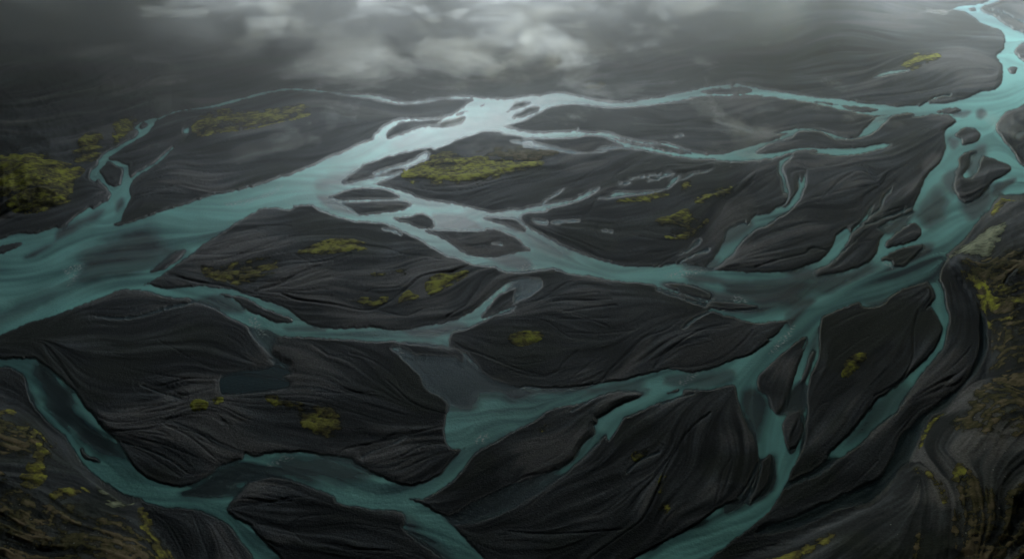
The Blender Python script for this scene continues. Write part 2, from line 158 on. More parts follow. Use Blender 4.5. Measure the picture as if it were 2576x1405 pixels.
# creases and gullies cut in the bars (width, depth; negative depth = a ridge)
RILLS = [
('B2',5,3.2,'2160,0 2050,90 1930,170 1880,270 1800,370 1740,440 1640,525'),('B2',3.5,2.0,'1620,570 1500,640 1400,690 1320,745'),
('B2',3,1.2,'1640,525 1400,520 1250,505 1150,490'),('B2',3,1,'1180,430 1350,460 1480,490'),('B2',4,1.6,'200,380 350,350 560,330 700,280 760,180'),
('B2',3,1,'700,350 900,375 1060,340 1120,310'),('B2',3,-1.2,'800,420 1050,470 1200,530 1400,545 1620,545'),('B2',3,-1.2,'380,390 700,430 1000,400 1200,310 1400,200 1500,150'),
('B1',4,2.2,'0,970 200,925 330,850 480,780 700,710 800,660 850,640'),('B1',5,2.6,'240,1000 400,1050 700,1090 950,1140 1060,1130 1200,1060 1350,950 1500,840 1750,800 1900,740'),
('B1',4,1.6,'1060,1130 1200,1165 1350,1195 1500,1130 1680,1100'),('B1',3,1.2,'900,1040 1050,960 1280,940 1400,860'),('B1',3,1.4,'1100,790 1280,770 1420,720 1520,690'),
('B1',4,1.4,'1000,570 1150,590 1300,640 1500,660 1640,685'),('B1',4,2.2,'2200,765 2080,820 2020,880 1980,950 1900,1060 1860,1110 1700,1200'),
('B1',3,1.2,'0,510 300,470 600,420 900,400'),('B1',3,1.3,'300,490 600,470 900,480 1080,530'),('B1',3,-1.2,'1060,600 1200,645 1400,655 1640,690 1850,715'),
('B1',3,1.1,'350,640 500,720 620,720 800,640'),('B1',3,1,'500,920 700,830 870,780'),('B1',3,-1,'150,965 400,880 600,800 850,780'),
('A1',3,1.4,'1750,1090 2000,1020 2200,960 2400,920 2576,850'),('A1',4,1.6,'1500,1010 1700,1015 1950,980 2150,900 2400,850'),('A1',3,1.2,'1800,1150 2050,1080 2300,1000 2500,970 2700,900'),
('A1',4,1.8,'2100,800 2300,790 2576,775 2700,730'),('A1',3,1,'1500,810 1650,850 1900,850 2100,800'),('A1',3,1,'0,620 150,600 300,560 500,520'),('A1',3,.8,'0,330 300,300 500,310 700,320'),
('A0',4,1.8,'1170,1100 1400,1050 1560,1000 1700,1020 1900,1055 2100,1030'),('A0',4,1.2,'1550,660 1650,580 1690,480 1750,400'),
('A0',3,1.1,'1700,790 1900,740 2200,690 2576,650'),('A0',3,1,'1650,840 2000,830 2400,790'),('A0',3,1,'1750,720 1900,640 2300,590 2576,520'),
('A0',3,1,'1850,900 2100,880 2350,830 2500,780'),('A0',3,1,'1750,400 1900,370 2200,370 2500,340'),
('B0',6,3.2,'1480,810 1700,880 2000,930 2230,1000 2300,960 2450,920 2576,860'),('B0',4,1.4,'1700,640 1900,660 2200,640 2576,560'),('B0',3,1.4,'2100,450 2300,400 2500,390 2576,400'),
('B0',3,-1.2,'1700,690 1850,690 1980,680'),
('C0',4,1.6,'830,215 1100,235 1300,200 1500,150 1700,100'),('C0',3,-1.6,'780,320 1000,290 1300,240 1500,170 1720,110 1850,140 2050,240'),
('C0',4,1.6,'1050,650 1200,700 1500,760 1750,790 1950,780'),('C0',4,1.5,'1250,800 1500,870 1650,930 1900,860'),('C0',4,1.6,'960,1250 1300,1230 1450,1170 1600,1060 1700,1030'),
('C0',3,-1.4,'1300,1245 1480,1170 1560,1200 1700,1270'),('C0',4,1.4,'400,490 440,570 560,700 680,860'),('C0',3,1,'1400,440 1700,600 1900,700'),('C0',3,-1.2,'1250,730 1500,770 1800,790'),
('C0',3,-1.2,'2210,330 2240,420 2330,560 2430,640'),('C0',3,-1.2,'0,1000 150,1040 300,1110 450,1220'),
('D0',4,1.6,'1080,280 1250,330 1450,460 1600,560'),('D0',4,1.6,'1450,100 1700,230 1900,400 1960,440'),('D0',3,1.2,'1250,230 1500,300 1750,400'),('D0',3,1.2,'1500,120 1800,200 2100,330 2300,360'),
('D0',4,1.4,'2070,830 2300,800 2576,780'),('D0',4,1.4,'1330,840 1500,1000 1650,1288'),('D0',4,1.2,'1690,860 1750,1000 1850,1288'),('D0',4,1.4,'2250,1000 2400,980 2576,1050'),
('C1',3,-1.6,'830,545 1000,600 1180,680 1240,780'),('C1',4,2,'1180,800 1250,860 1350,960 1500,1040 1700,1090'),('C1',5,1.8,'850,550 1050,620 1250,760 1280,840'),('C1',3,-1.5,'1230,850 1330,950 1500,1030 1720,1090'),
('C1',5,2.2,'1740,440 1850,510 2000,560 2300,680 2576,760'),('C1',4,1.2,'550,900 800,910 1050,900'),('C1',3,1,'650,590 800,580 950,610'),('C1',4,1.5,'520,480 600,530 660,590'),('C1',4,1.4,'2150,600 2250,640 2400,650 2576,620'),
('C1',3,-1,'2100,600 2300,690 2500,750'),('C1',3,-1.4,'0,400 40,500 150,600 260,650 320,710'),
('C2',5,3,'820,800 900,700 1000,600 1100,500 1200,410 1400,340 1560,220 1760,170'),('C2',4,2.2,'1280,690 1350,590 1480,480 1600,400 1750,330 1950,290'),
('C2',5,2.2,'1420,680 1700,660 1890,590 2020,500 2120,400 2150,350'),('C2',5,2.4,'0,700 250,760 420,720 480,640 600,540'),('C2',4,1.4,'550,780 650,700 780,590'),
('C2',4,1.7,'380,100 600,90 900,80'),('C2',4,1.7,'480,190 700,160 950,130'),('C2',4,1.5,'500,370 800,380 1100,350'),('C2',4,1.6,'450,250 700,260 880,320'),('C2',3,1.5,'350,60 550,40 800,20'),('C2',4,1.6,'560,210 700,250 880,240'),
('C2',3,-1.6,'900,790 1000,700 1120,560 1250,420'),('C2',3,-1.6,'1450,620 1600,520 1750,470'),('C2',3,-1.5,'1950,570 2050,470 2140,350'),('C2',3,-1.2,'1360,600 1500,500 1700,410'),('C2',4,1.5,'50,130 300,70 500,-60 700,-130'),
('C2',3,1.2,'0,240 300,260 480,380 560,420'),
('D2',6,2.4,'1780,0 1600,150 1480,330 1400,480 1350,600 1250,820 1180,950'),('D2',4,1.4,'300,750 500,640 700,560 900,330'),('D2',3,-1.3,'600,780 850,690 1100,560 1300,440'),
('D2',4,1.3,'900,320 1020,150 1100,60'),('D2',5,1.8,'1970,400 1900,500 1850,700 1830,800'),('D2',3,-1.3,'1650,80 1580,200 1560,360 1540,500'),('D2',4,-1.3,'1290,1190 1450,1080 1500,950'),
('D2',5,1.6,'0,1050 300,1070 600,1060 1000,1030'),('D2',4,-1.4,'0,860 300,740 480,620 640,490'),('D2',4,1.4,'1180,950 900,1150 700,1288'),('D2',4,1.5,'1920,80 1950,200 1990,400 1890,720'),
('D2',3,-1.2,'1700,900 1900,780 2050,700'),
('D1',5,2,'740,375 800,320 1100,260 1340,200 1800,80'),('D1',4,1.4,'950,380 1100,370 1300,250'),('D1',4,1.6,'1300,390 1500,290 1850,260'),('D1',4,1.6,'0,980 130,990 330,1050 430,1150'),
('D1',5,1.6,'320,1030 400,930 600,900 900,870'),('D1',4,1.4,'330,1040 600,1000 900,980 1300,1050'),('D1',4,1.8,'2576,530 2400,560 2200,680 1950,780'),('D1',3,-1.4,'1300,1040 1450,1110 1600,1230'),
('D1',4,1.4,'100,680 300,620 500,680'),('D1',4,1.3,'0,820 300,760 500,740'),
('B3',5,2.2,'890,560 830,610 700,590 640,640 400,700 200,760'),('B3',4,1.6,'1140,200 1170,120 1280,60'),('B3',3,1.2,'700,150 950,90 1200,40'),('B3',4,1.5,'950,560 1230,520'),
('B3',4,1.4,'1180,300 1280,290 1450,240 1590,200'),('B3',3,1.3,'650,230 950,250 1130,220'),('B3',3,-1.5,'430,770 550,700 700,640 780,640'),('B3',3,-1.6,'0,640 60,560 150,480 220,440'),
('A3',3,1.3,'600,850 900,820 1100,740'),('A3',4,1.6,'750,1150 950,960 1050,900'),('A3',4,1.8,'1150,820 1300,1000 1360,900'),('A3',4,1.5,'1180,1180 1280,1080 1400,1000'),('A3',4,1.6,'0,1040 150,900 280,850'),
('A3',3,1.2,'1150,215 1400,200 1700,160 2000,90'),('A3',3,1,'650,600 900,640 1100,620'),('A3',4,1.4,'550,800 640,850 640,940'),('A3',3,1,'1400,440 1700,420 1900,380'),
('C3',4,-1.8,'1650,0 1400,110 1200,200 1000,300 780,400'),('C3',5,2.2,'1640,180 1600,350 1590,600 1520,750 1450,820 1250,930'),('C3',4,1.5,'900,600 1100,450 1200,400'),('C3',5,1.8,'800,500 850,620 700,760'),
('C3',4,1.5,'830,340 1000,250 1200,170'),('C3',3,-2,'800,990 740,1100 680,1250'),('C3',4,1.6,'1750,660 1850,560 1900,620'),('C3',4,-1.2,'820,930 1000,870 1200,800 1260,640'),
('C3',5,2,'2380,760 2180,790 2050,880 1900,1000'),('C3',4,1.6,'2576,540 2400,570 2300,650 2200,740'),('C3',4,1.6,'2576,920 2400,860 2250,800'),
('D3',5,2.2,'560,580 740,520 850,430 950,330 1150,100'),('D3',4,1.6,'700,50 760,-60 830,-100'),('D3',5,2.2,'200,1010 320,1040 450,1030 620,940 900,850'),('D3',4,1.5,'950,730 1100,600 1280,420'),
('D3',5,-2.4,'1530,490 1350,700 1130,860 900,1030 600,1180 150,1288'),('D3',5,-2.2,'1740,590 1800,800 1825,1000 1810,1288'),('D3',6,2.4,'1560,440 1750,480 1880,620 1930,800 1900,1288'),
('D3',4,1.8,'1660,290 1720,420 1880,560'),('D3',4,-1.5,'150,1288 260,1180 400,1130 480,1180'),
('B3',4,2.4,'2000,640 2150,700 2250,720 2400,600'),('B3',5,2.4,'2576,740 2480,800 2400,900'),('B3',5,2.4,'2576,1100 2400,1180 2260,1190'),('B3',4,2,'1900,660 2020,760 2060,900 2180,1080 2240,1200'),
('A3',5,1.6,'2576,520 2480,640'),('T3',3,1,'1700,300 2000,310 2350,330'),('T3',3,1.2,'1500,470 1900,480 2300,480'),('T3',3,1,'900,540 1200,600 1500,520'),('T3',3,1,'1740,380 2100,350 2300,300'),
('A2',3,1,'700,450 900,360 1000,330 1300,310'),('A2',3,1,'1000,500 1300,470 1600,430'),('A2',3,1,'1600,300 1900,330 2300,350'),('A2',3,1,'0,970 200,900 400,860 600,720'),
('A2',4,1.4,'560,1000 750,880 900,800'),('A2',4,1.3,'960,900 1100,820 1250,790'),('A2',3,1,'1200,540 1500,520 1700,560'),('A2',4,1.8,'2190,900 2120,980 2050,1050'),('A2',3,1.2,'1400,850 1600,840 1800,790'),
]
# hillsides: tile, height, ramp length (map units), points (foot of the slope first)
HILLS = [
('A0',34,150,'-2600,900 -1200,1000 0,1290 200,1250 500,1190 620,1110 640,980 800,800 1040,600 1180,480 1350,390 1500,345 1500,-200 1000,-500 -2600,-500'),
('B3',46,160,'1890,640 2000,550 2100,440 2200,310 2290,200 2340,120 2400,90 2576,10 5000,-100 7000,6000 -1500,6000 -900,4600 -300,3700 0,3380 400,3230 850,3030 1150,2840 1540,2440 1660,2240 1880,2030 2240,1730 2260,1300 2180,1100 2030,900 1890,760'),
('C0',40,150,'-2600,700 -600,900 0,990 150,1040 300,1120 450,1220 560,1290 700,1450 860,1640 1200,1790 1300,2040 1520,2340 1900,2900 2500,5200 -4600,5200 -4600,900'),
]
# moss: tile, density, olive(0 bright yellow green..1 dull), label, points
MOSS = [
('A0',1.0,.2,'largest mossy slope, yellow green, on the hillside at the left edge','-400,760 0,745 200,742 440,742 520,790 640,830 740,860 640,980 620,1110 500,1180 200,1243 60,1190 60,1130 0,1090 -400,1000'),
('A0',.75,.5,'dull green moss on the hillside halfway between the largest mossy slope and the upper left stream','600,760 650,700 700,640 760,570 880,560 900,640 840,760 700,800'),
('A0',.95,.3,'narrow yellow moss strip on the bank beside the upper left stream','950,660 1010,600 1000,460 1100,410 1240,410 1180,475 1060,590 1000,650'),
('A0',.85,.6,'long olive moss field on the dark bar under the far mist, left of the wide river','1710,540 1720,440 1850,360 2050,320 2200,350 2400,330 2654,300 2750,345 2690,385 2450,440 2250,490 1950,520 1800,550'),
('A1',.9,.3,'broad yellow moss field on the bar just below the wide pale river bend','1300,900 1400,830 1500,780 1600,720 1720,700 1850,760 2000,765 2200,790 2544,798 2500,830 2300,880 2100,940 1900,990 1700,990 1550,970 1400,970'),
('A1',.4,1.0,'faint brown moss on the flat bar above the broad yellow moss field','1950,690 2200,670 2450,660 2650,690 2680,720 2500,770 2200,770 2050,740'),
('B1',.7,.5,'arched moss crest on the ridge of the large middle bar','380,640 560,560 700,520 850,520 990,560 980,590 800,605 560,640'),
('B0',.5,.6,'thin scattered moss on the left half of the large middle bar','1780,740 1900,760 2200,710 2350,680 2500,690 2480,740 2450,790 2300,860 2100,900 1850,850'),
('B1',.7,.3,'small moss patch in the middle of the large middle bar','1040,830 1150,810 1130,850 1060,860'),
('B1',.7,.3,'moss patch beside a dark crease near the top of the large middle bar','1180,860 1230,800 1350,775 1340,810 1250,850'),
('B1',.7,.4,'moss strip on the right shoulder of the large middle bar','1560,1010 1520,900 1650,830 1880,800 1800,870 1650,960'),
('B1',.7,.4,'low moss strip along the bottom crease of the large middle bar','830,1080 950,1040 1100,1040 1170,1020 1120,1090 1050,1115 940,1090'),
('B1',.35,.6,'faint moss streak right of the low moss strip on the middle bar','1280,1080 1330,960 1400,1010 1440,1020 1330,1060'),
('A2',.75,.2,'yellow moss streak just under the thin silver pond','960,1140 1150,1110 1250,1085 1380,1060 1420,1075 1300,1125 1150,1140'),
('A2',.6,.4,'small moss patch right of the thin silver pond','1530,1040 1550,970 1590,960 1580,1040'),
('A2',1.05,.3,'bright moss patch at the top end of the deep dark crack','1650,1140 1700,1090 1900,1030 2010,1040 1980,1090 1800,1120 1700,1150'),
('B2',1.05,.25,'yellow moss patch left of the deep dark crack','1300,365 1330,335 1440,315 1540,260 1620,275 1760,340 1720,390 1600,385 1400,385'),
('B2',1.05,.3,'lower moss patch left of the deep dark crack','1380,475 1500,395 1720,370 1680,440 1600,485 1480,490'),
('C1',.9,.25,'small oval moss patch alone on the dark bar in the centre','2270,400 2370,370 2500,370 2540,400 2450,450 2330,470 2260,440'),
('C1',.85,.2,'tiny bright moss spot just below the dark blue pool','100,930 190,930 230,1000 160,1000'),
('C1',.7,.6,'rounded olive moss patch on the dark bar below the dark blue pool','250,960 400,1000 500,1040 640,1010 730,1060 740,1160 780,1230 650,1290 550,1250 430,1190 400,1100 300,1040'),
('C0',.8,.3,'small moss ring left of the dark blue pool','1700,1030 1710,990 1760,980 1830,1000 1800,1050 1740,1060'),
('C0',.6,.4,'tiny moss spot at the lower left corner of the dark blue pool','1900,960 1960,940 1950,990 1910,1000'),
('C3',.95,.1,'bright lens shaped moss patch alone on the right hand bar','970,750 1000,640 1060,580 1160,560 1150,610 1080,680 1010,745'),
('A3',.9,.3,'moss along the top rim of the right hand cliff beside the wide river','2290,1190 2400,1075 2480,1000 2700,980 2700,1030 2450,1100 2350,1200 2300,1250'),
('B3',.8,.1,'bright green moss stripe running down the right hand cliff','2020,790 2100,790 2200,860 2250,940 2200,960 2080,880'),
('B3',.8,.1,'brightest green moss mass on the right hand cliff at the right edge','2150,1000 2300,960 2450,900 2560,980 2700,1000 2700,1080 2500,1060 2350,1100 2250,1180 2180,1100'),
('B3',.75,1.4,'pale grey green lichen crest on the right hand cliff','1905,635 2050,560 2120,520 2200,440 2350,380 2400,400 2350,500 2300,620 2230,660 2100,640 1980,650'),
('C3',.8,.5,'moss ledge on the right hand slope below the cliff','2260,300 2270,240 2400,225 2500,240 2400,270'),
('D3',.85,.2,'yellow moss rim on the rounded hill corner at the lower right','1635,260 1660,180 1730,90 1800,30 1880,0 1820,50 1750,120 1690,190 1665,260'),
('D3',.6,.4,'small moss tuft on the dark lower right slope','1930,600 1980,470 2050,500 1990,600'),
('D3',.6,.7,'dim moss band curving down the gully at the lower right','1600,480 1750,520 1850,640 1900,800 1860,800 1780,620 1650,520'),
('D3',.5,.8,'dim moss streak down the lower right slope near the bottom edge','1930,850 2000,900 2010,1100 1960,1200 1920,1050'),
('D3',.7,.6,'olive moss along the ridge foot at the bottom edge, lower right','300,1290 450,1250 700,1150 860,1060 900,1080 800,1160 640,1240 500,1330 300,1330'),
('D3',.5,.9,'thin olive moss streak in the bottom gully of the lower right hill','1600,1240 1590,1150 1640,1050 1670,1080 1640,1250 1600,1330'),
('C0',.85,.3,'narrow moss band at the left edge on the lower left hill','-100,1070 0,1080 80,1062 130,1060 100,1095 50,1115 -100,1120'),
('D0',.85,.3,'bright green moss stripe curving over the lower left hill','150,120 250,130 370,200 390,290 490,275 460,350 430,400 400,500 380,590 250,660 180,600 230,500 290,400 330,300 270,200'),
('D0',.8,.5,'moss crest line on the lower left hill beside the river bend','440,760 500,690 750,670 780,690 620,730 500,790'),
('D0',.8,.4,'thin moss edge running down to the bottom edge on the lower left hill','1230,850 1260,840 1330,950 1380,1080 1470,1200 1530,1310 1420,1310 1330,1140 1250,1000'),
('D0',.55,1.2,'pale lichen covered rocks on the lower left hill','860,650 960,720 1050,780 1160,760 1100,820 1000,830 930,780 880,720'),
('B3',.0,.8,'thin brownish moss cover between the bright green patches on the right hand cliff','1950,720 2100,640 2300,640 2700,640 2700,1300 2280,1250 2180,1080 2060,900'),
('C3',-.12,.95,'thin brown moss cover on the upper part of the lower right hillside','2300,300 2700,270 2700,1250 2050,1250 1900,1180 2080,950 2270,740'),
('D3',-.14,.95,'thin brown moss cover in the lower right corner','1950,620 2100,500 2300,700 2700,650 2700,1330 1950,1330 2020,1100 2010,850'),
('C0',-.03,.8,'thin brown moss cover on the upper lower left hill','-100,1130 100,1125 250,1160 380,1260 460,1400 380,1500 200,1500 -100,1400'),
('D0',-.15,.9,'thin brown moss cover in the lower left corner','-100,480 200,640 420,800 700,760 900,850 1200,1000 1380,1330 -100,1330'),
('T3',.9,.2,'lone bright moss patch on the far plain beside a small white pond','1490,605 1510,540 1600,492 1820,495 1740,560 1600,608'),
('A2',.6,.8,'faint moss patch half lost in the mist above the far river','680,100 850,80 870,110 700,150'),
('D2',.8,.2,'tiny bright moss tuft on the dark bar at the lower centre','1090,390 1110,350 1200,320 1210,360 1130,410'),
('D2',.6,.4,'narrow moss strip beside the long gully at the lower centre','1320,720 1340,580 1380,560 1360,680'),
('D2',.6,.4,'small moss spot at the bottom end of the long gully','1310,880 1350,810 1410,800 1390,870'),
('D2',.5,.5,'tiny moss spot on the bar below the mid river','260,160 330,110 310,150'),
]
# narrow side streams: tile, half width, silt load, centre line
THREADS = [
('D3',9,.14,'950,330 850,430 740,520 600,580 480,640'),('D3',4,.35,'1130,90 1040,220 950,330 860,420 760,500'),

('D2',3.0,.35,'1330,340 1240,375 1150,420 1090,470 1050,515'),('D3',5,.2,'940,770 750,830 600,900 450,960 350,1020'),('C0',2.5,.45,'2235,330 2250,400 2330,480 2430,590 2560,665'),
('A2',2.5,.4,'2455,1060 2470,1110 2440,1160 2380,1190'),('B2',2.2,.6,'400,358 500,350 620,345'),('B3',2.5,.4,'1115,388 1200,372 1280,345 1360,310 1470,270 1590,215'),
('B2',3,.4,'1380,742 1480,722 1560,680 1640,640 1760,600'),('B1',2.2,.7,'1140,418 1200,425 1260,445 1295,465'),('B1',2,.7,'2110,548 2190,556'),('B2',2,.6,'830,430 905,441'),
('C1',2.5,.5,'2070,225 2130,205 2250,188 2300,140'),('A3',2.5,.7,'1780,225 1850,203 1920,198'),('B3',3,.35,'1180,330 1220,290 1300,240 1330,150 1400,60'),('B3',3,.3,'900,690 960,620 1040,560 1090,520'),
('C3',2.5,.4,'700,60 760,150 700,330 620,500'),('C2',3,.3,'550,1060 680,990 760,930 860,880'),('C2',2.5,.4,'1350,1000 1450,960 1540,930 1640,905'),('D2',4,.3,'2200,440 2150,560 2090,660 2040,750'),('D2',3,.3,'2230,450 2200,600 2140,720 2060,800'),
('D1',3,.25,'950,385 1050,330 1180,290 1340,210'),('D0',3,.2,'1080,255 1300,320 1500,410 1650,520'),('B2',3,.4,'1310,950 1450,1000 1600,1050 1730,1090'),('C2',3,.6,'1540,330 1640,250 1750,190'),('A2',2,.6,'980,980 1060,978'),
('B0',3,.4,'350,1180 500,1120 650,1060'),('C0',3,.3,'860,225 1050,240 1250,220 1480,150 1700,100'),('C0',3,.2,'1250,830 1400,890 1600,950'),('D3',3,.25,'300,460 420,380 560,300'),('C3',3,.25,'600,1100 640,1250 600,1400'),
]
import bpy, math, random, time
import numpy as np
from mathutils import Vector
rng = np.random.default_rng(7); random.seed(7)
T0 = time.time()
C = bpy.context.scene.collection
F32 = np.float32
# ---------------------------------------------------------------- survey frame (map units <-> metres on the plain)
H = 400.0; FOC = 2034.0; CX, CY = 1408.0, 768.0
PITCH = math.atan((CY + 260) / FOC); cp, sp = math.cos(PITCH), math.sin(PITCH)
def plain(u, v, z=0.0):
    du, dv = u - CX, v - CY
    t = (H - z) / (FOC * sp + dv * cp)
    return du * t, (FOC * cp - dv * sp) * t
def spread(a, b, s, lo, hi, g=1.18):
    """fine spacing s between a and b, growing outside to reach lo / hi"""
    mid = np.arange(a, b + s, s); d = s; L = []; x = a
    while x > lo: d *= g; x -= d; L.append(x)
    R = []; d = s; x = mid[-1]
    while x < hi: d *= g; x += d; R.append(x)
    return np.array(L[::-1] + list(mid) + R)
S = 2.4
U = spread(-330, 3146, S, -9000, 12000)
V = np.concatenate([np.array([-259.2, -258, -255, -250, -244, -236, -226, -214, -200, -185, -168, -150, -132, -114, -98, -84, -70]),
                    np.arange(-60, 1640, S), 1640 + np.cumsum(S * 1.12 ** np.arange(1, 30))])
V = V[V < 2500]
NU, NV = len(U), len(V)
UU, VV = np.meshgrid(U, V)
XX, YY = plain(UU, VV)
DIST = np.sqrt(XX ** 2 + YY ** 2 + H * H)
MPP = (DIST / FOC)                      # ground metres per map unit: the size of forms grows with the size of the plain
MPP = np.minimum(MPP, 3.0)
def pts(tile, s):
    ox, oy = TILE[tile]
    return np.array([[ox + float(a) / 3.22, oy + float(b) / 3.22] for a, b in (p.split(',') for p in s.split())])
def smooth(P, closed=True, n=4):
    N = len(P); out = []
    rngk = range(N if closed else N - 1)
    for i in rngk:
        if closed: p0, p1, p2, p3 = P[i - 1], P[i], P[(i + 1) % N], P[(i + 2) % N]
        else: p0, p1, p2, p3 = P[max(i - 1, 0)], P[i], P[i + 1], P[min(i + 2, N - 1)]
        # keep real corners crisp
        k = .5
        for j in range(n):
            t = j / n; t2 = t * t; t3 = t2 * t
            m1 = (p2 - p0) * k; m2 = (p3 - p1) * k
            L = np.linalg.norm(p2 - p1) + 1e-6
            for m in (m1, m2):
                l = np.linalg.norm(m)
                if l > L: m *= L / l
            out.append((2 * t3 - 3 * t2 + 1) * p1 + (t3 - 2 * t2 + t) * m1 + (-2 * t3 + 3 * t2) * p2 + (t3 - t2) * m2)
    if not closed: out.append(P[-1])
    return np.array(out)
def dist_edges(P, closed, R, U_, V_, UU_, VV_):
    D = np.full((len(V_), len(U_)), R, F32)
    Q = np.vstack([P, P[:1]]) if closed else P
    for (ax, ay), (bx, by) in zip(Q[:-1], Q[1:]):
        i0, i1 = np.searchsorted(U_, [min(ax, bx) - R, max(ax, bx) + R]); j0, j1 = np.searchsorted(V_, [min(ay, by) - R, max(ay, by) + R])
        if i1 <= i0 or j1 <= j0: continue
        x = UU_[j0:j1, i0:i1] - ax; y = VV_[j0:j1, i0:i1] - ay
        ex, ey = bx - ax, by - ay; l2 = ex * ex + ey * ey + 1e-9
        t = np.clip((x * ex + y * ey) / l2, 0, 1)
        d = np.hypot(x - t * ex, y - t * ey)
        np.minimum(D[j0:j1, i0:i1], d, out=D[j0:j1, i0:i1])
    return D
def inside(P, U_, V_):
    M = np.zeros((len(V_), len(U_)), bool)
    Q = np.vstack([P, P[:1]])
    for (ax, ay), (bx, by) in zip(Q[:-1], Q[1:]):
        if ay == by: continue
        if ay > by: ax, ay, bx, by = bx, by, ax, ay
        j0, j1 = np.searchsorted(V_, [ay, by])
        if j1 <= j0: continue
        xc = ax + (V_[j0:j1] - ay) / (by - ay) * (bx - ax)
        M[j0:j1] ^= U_[None, :] > xc[:, None]
    return M
def sdf(P, R, U_=None, V_=None, UU_=None, VV_=None):
    if U_ is None: U_, V_, UU_, VV_ = U, V, UU, VV
    D = dist_edges(P, True, R, U_, V_, UU_, VV_)
    return np.where(inside(P, U_, V_), D, -D)
# ---------------------------------------------------------------- noise helpers (index space of the sheet)
def blur(a, s, axis=None):
    if axis is None: return blur(blur(a, s, 0), s, 1)
    n = max(1, int(s * 3)); k = np.exp(-.5 * (np.arange(-n, n + 1) / s) ** 2); k /= k.sum(); k = k.astype(F32)
    p = [(0, 0), (0, 0)]; p[axis] = (n, n); b = np.pad(a, p, mode='reflect'); out = np.zeros_like(a)
    for i, w in enumerate(k):
        out += w * (b[i:i + a.shape[0]] if axis == 0 else b[:, i:i + a.shape[1]])
    return out
def vnoise(x, y, seed):
    r = np.random.default_rng(seed).random((256, 256)).astype(F32)
    xi = np.floor(x).astype(int); yi = np.floor(y).astype(int); fx = x - xi; fy = y - yi
    fx = fx * fx * (3 - 2 * fx); fy = fy * fy * (3 - 2 * fy)
    a = r[yi & 255, xi & 255]; b = r[yi & 255, (xi + 1) & 255]; c = r[(yi + 1) & 255, xi & 255]; d = r[(yi + 1) & 255, (xi + 1) & 255]
    return ((a + (b - a) * fx) + ((c + (d - c) * fx) - (a + (b - a) * fx)) * fy).astype(F32) * 2 - 1
def fbm(x, y, seed, o=4):
    s = 0; a = 1; t = 0
    for i in range(o):
        s = s + a * vnoise(x, y, seed + i); t += a; a *= .5; x = x * 2.03 + 5.1; y = y * 2.03 + 1.7
    return s / t
def norm(a):
    a = a - a.mean(); return a / (a.std() + 1e-6)
def sst(a, b, x):
    t = np.clip((x - a) / (b - a), 0, 1); return t * t * (3 - 2 * t)
# ---------------------------------------------------------------- water outline
R = 46.0
W = np.full((NV, NU), -R, F32); SI = np.zeros((NV, NU), F32)
WP = []
for tile, si, s in WATER:
    P = smooth(pts(tile, s)); WP.append(P)
    d = sdf(P, R).astype(F32)
    m = d > -6
    SI = np.where(m & (d > W - 4), np.maximum(si, SI * (W > 3)), SI)
    W = np.maximum(W, d)
for tile, s in BARS:
    P = smooth(pts(tile, s)); WP.append(P)
    W = np.minimum(W, -sdf(P, R))
for tile, w_, si, s in THREADS:
    P = smooth(pts(tile, s), False); raw = dist_edges(P, False, 24., U, V, UU, VV); d = np.where(raw > 23, -R, w_ - raw * (1 + .25 * fbm(UU / 12, VV / 9, 12, 2)))
    SI = np.where((d > -2) & (d > W), si, SI); W = np.maximum(W, d)

nx = UU / 9.0; ny = VV / (4.0 + 8.0 * np.clip((VV - 150) / 1200, 0, 1))
EDGE = fbm(nx, ny, 11, 4) * 3.6 + fbm(nx / 5, ny / 5, 21, 3) * 4.0
Wn = W + EDGE * sst(-40, 3, W) * np.clip(.25 + SI * 0 + .75 * (1 - sst(0, 40, W)), 0, 1)
print('water', time.time() - T0)
# silt and depth
SI = blur(SI, 2.5)
GREY = np.zeros((NV, NU), F32)
wob = (fbm(UU / 60, VV / 40, 31, 4), fbm(UU / 60 + 9, VV / 40 + 3, 32, 4))
def soft_mask(P, soft, wobble=1.0):
    d = sdf(P, soft * 1.5)
    return sst(-soft, soft, d + wobble * soft * .9 * wob[0])
FO = np.zeros((NV, NU), F32)
for tile, s in FOAM: FO = np.maximum(FO, soft_mask(smooth(pts(tile, s)), 7))
# ---------------------------------------------------------------- flow direction from the banks and the creases (coarse lattice)
RP = []
for tile, w, d, s in RILLS: RP.append((w, d, smooth(pts(tile, s), False)))
cs = 20.0
cu = np.arange(-340, 3160, cs); cv = np.arange(-70, 1660, cs * .7); CU, CV = np.meshgrid(cu, cv)
c2 = np.zeros(CU.shape); s2 = np.zeros(CU.shape)
def push(P, wt, closed=True):
    global c2, s2
    Q = P[::2] if len(P) > 6 else P
    if closed: Q = np.vstack([Q, Q[:1]])
    for (ax, ay), (bx, by) in zip(Q[:-1], Q[1:]):
        L = math.hypot(bx - ax, by - ay)
        if L < 1 or ay < -100: continue
        mx, my = (ax + bx) / 2, (ay + by) / 2
        th = 2 * math.atan2(by - ay, bx - ax)
        w = wt * min(L, 60) / ((CU - mx) ** 2 + (1.5 * (CV - my)) ** 2 + 300) ** 1.25
        c2 += w * math.cos(th); s2 += w * math.sin(th)
for P in WP: push(P, 1.0)
for w, d, P in RP: push(P, 2.2, False)
c2 += 2e-6; 
n = np.hypot(c2, s2) + 1e-12; c2 /= n; s2 /= n
def up(a):
    x = np.clip((UU - cu[0]) / cs, 0, len(cu) - 1.001); y = np.clip((VV - cv[0]) / (cs * .7), 0, len(cv) - 1.001)
    xi = x.astype(int); yi = y.astype(int); fx = x - xi; fy = y - yi
    return ((a[yi, xi] * (1 - fx) + a[yi, xi + 1] * fx) * (1 - fy) + (a[yi + 1, xi] * (1 - fx) + a[yi + 1, xi + 1] * fx) * fy).astype(F32)
wx = fbm(UU / 160, VV / 100, 41, 2) * .5
th = .5 * np.arctan2(up(s2), up(c2)) + wx
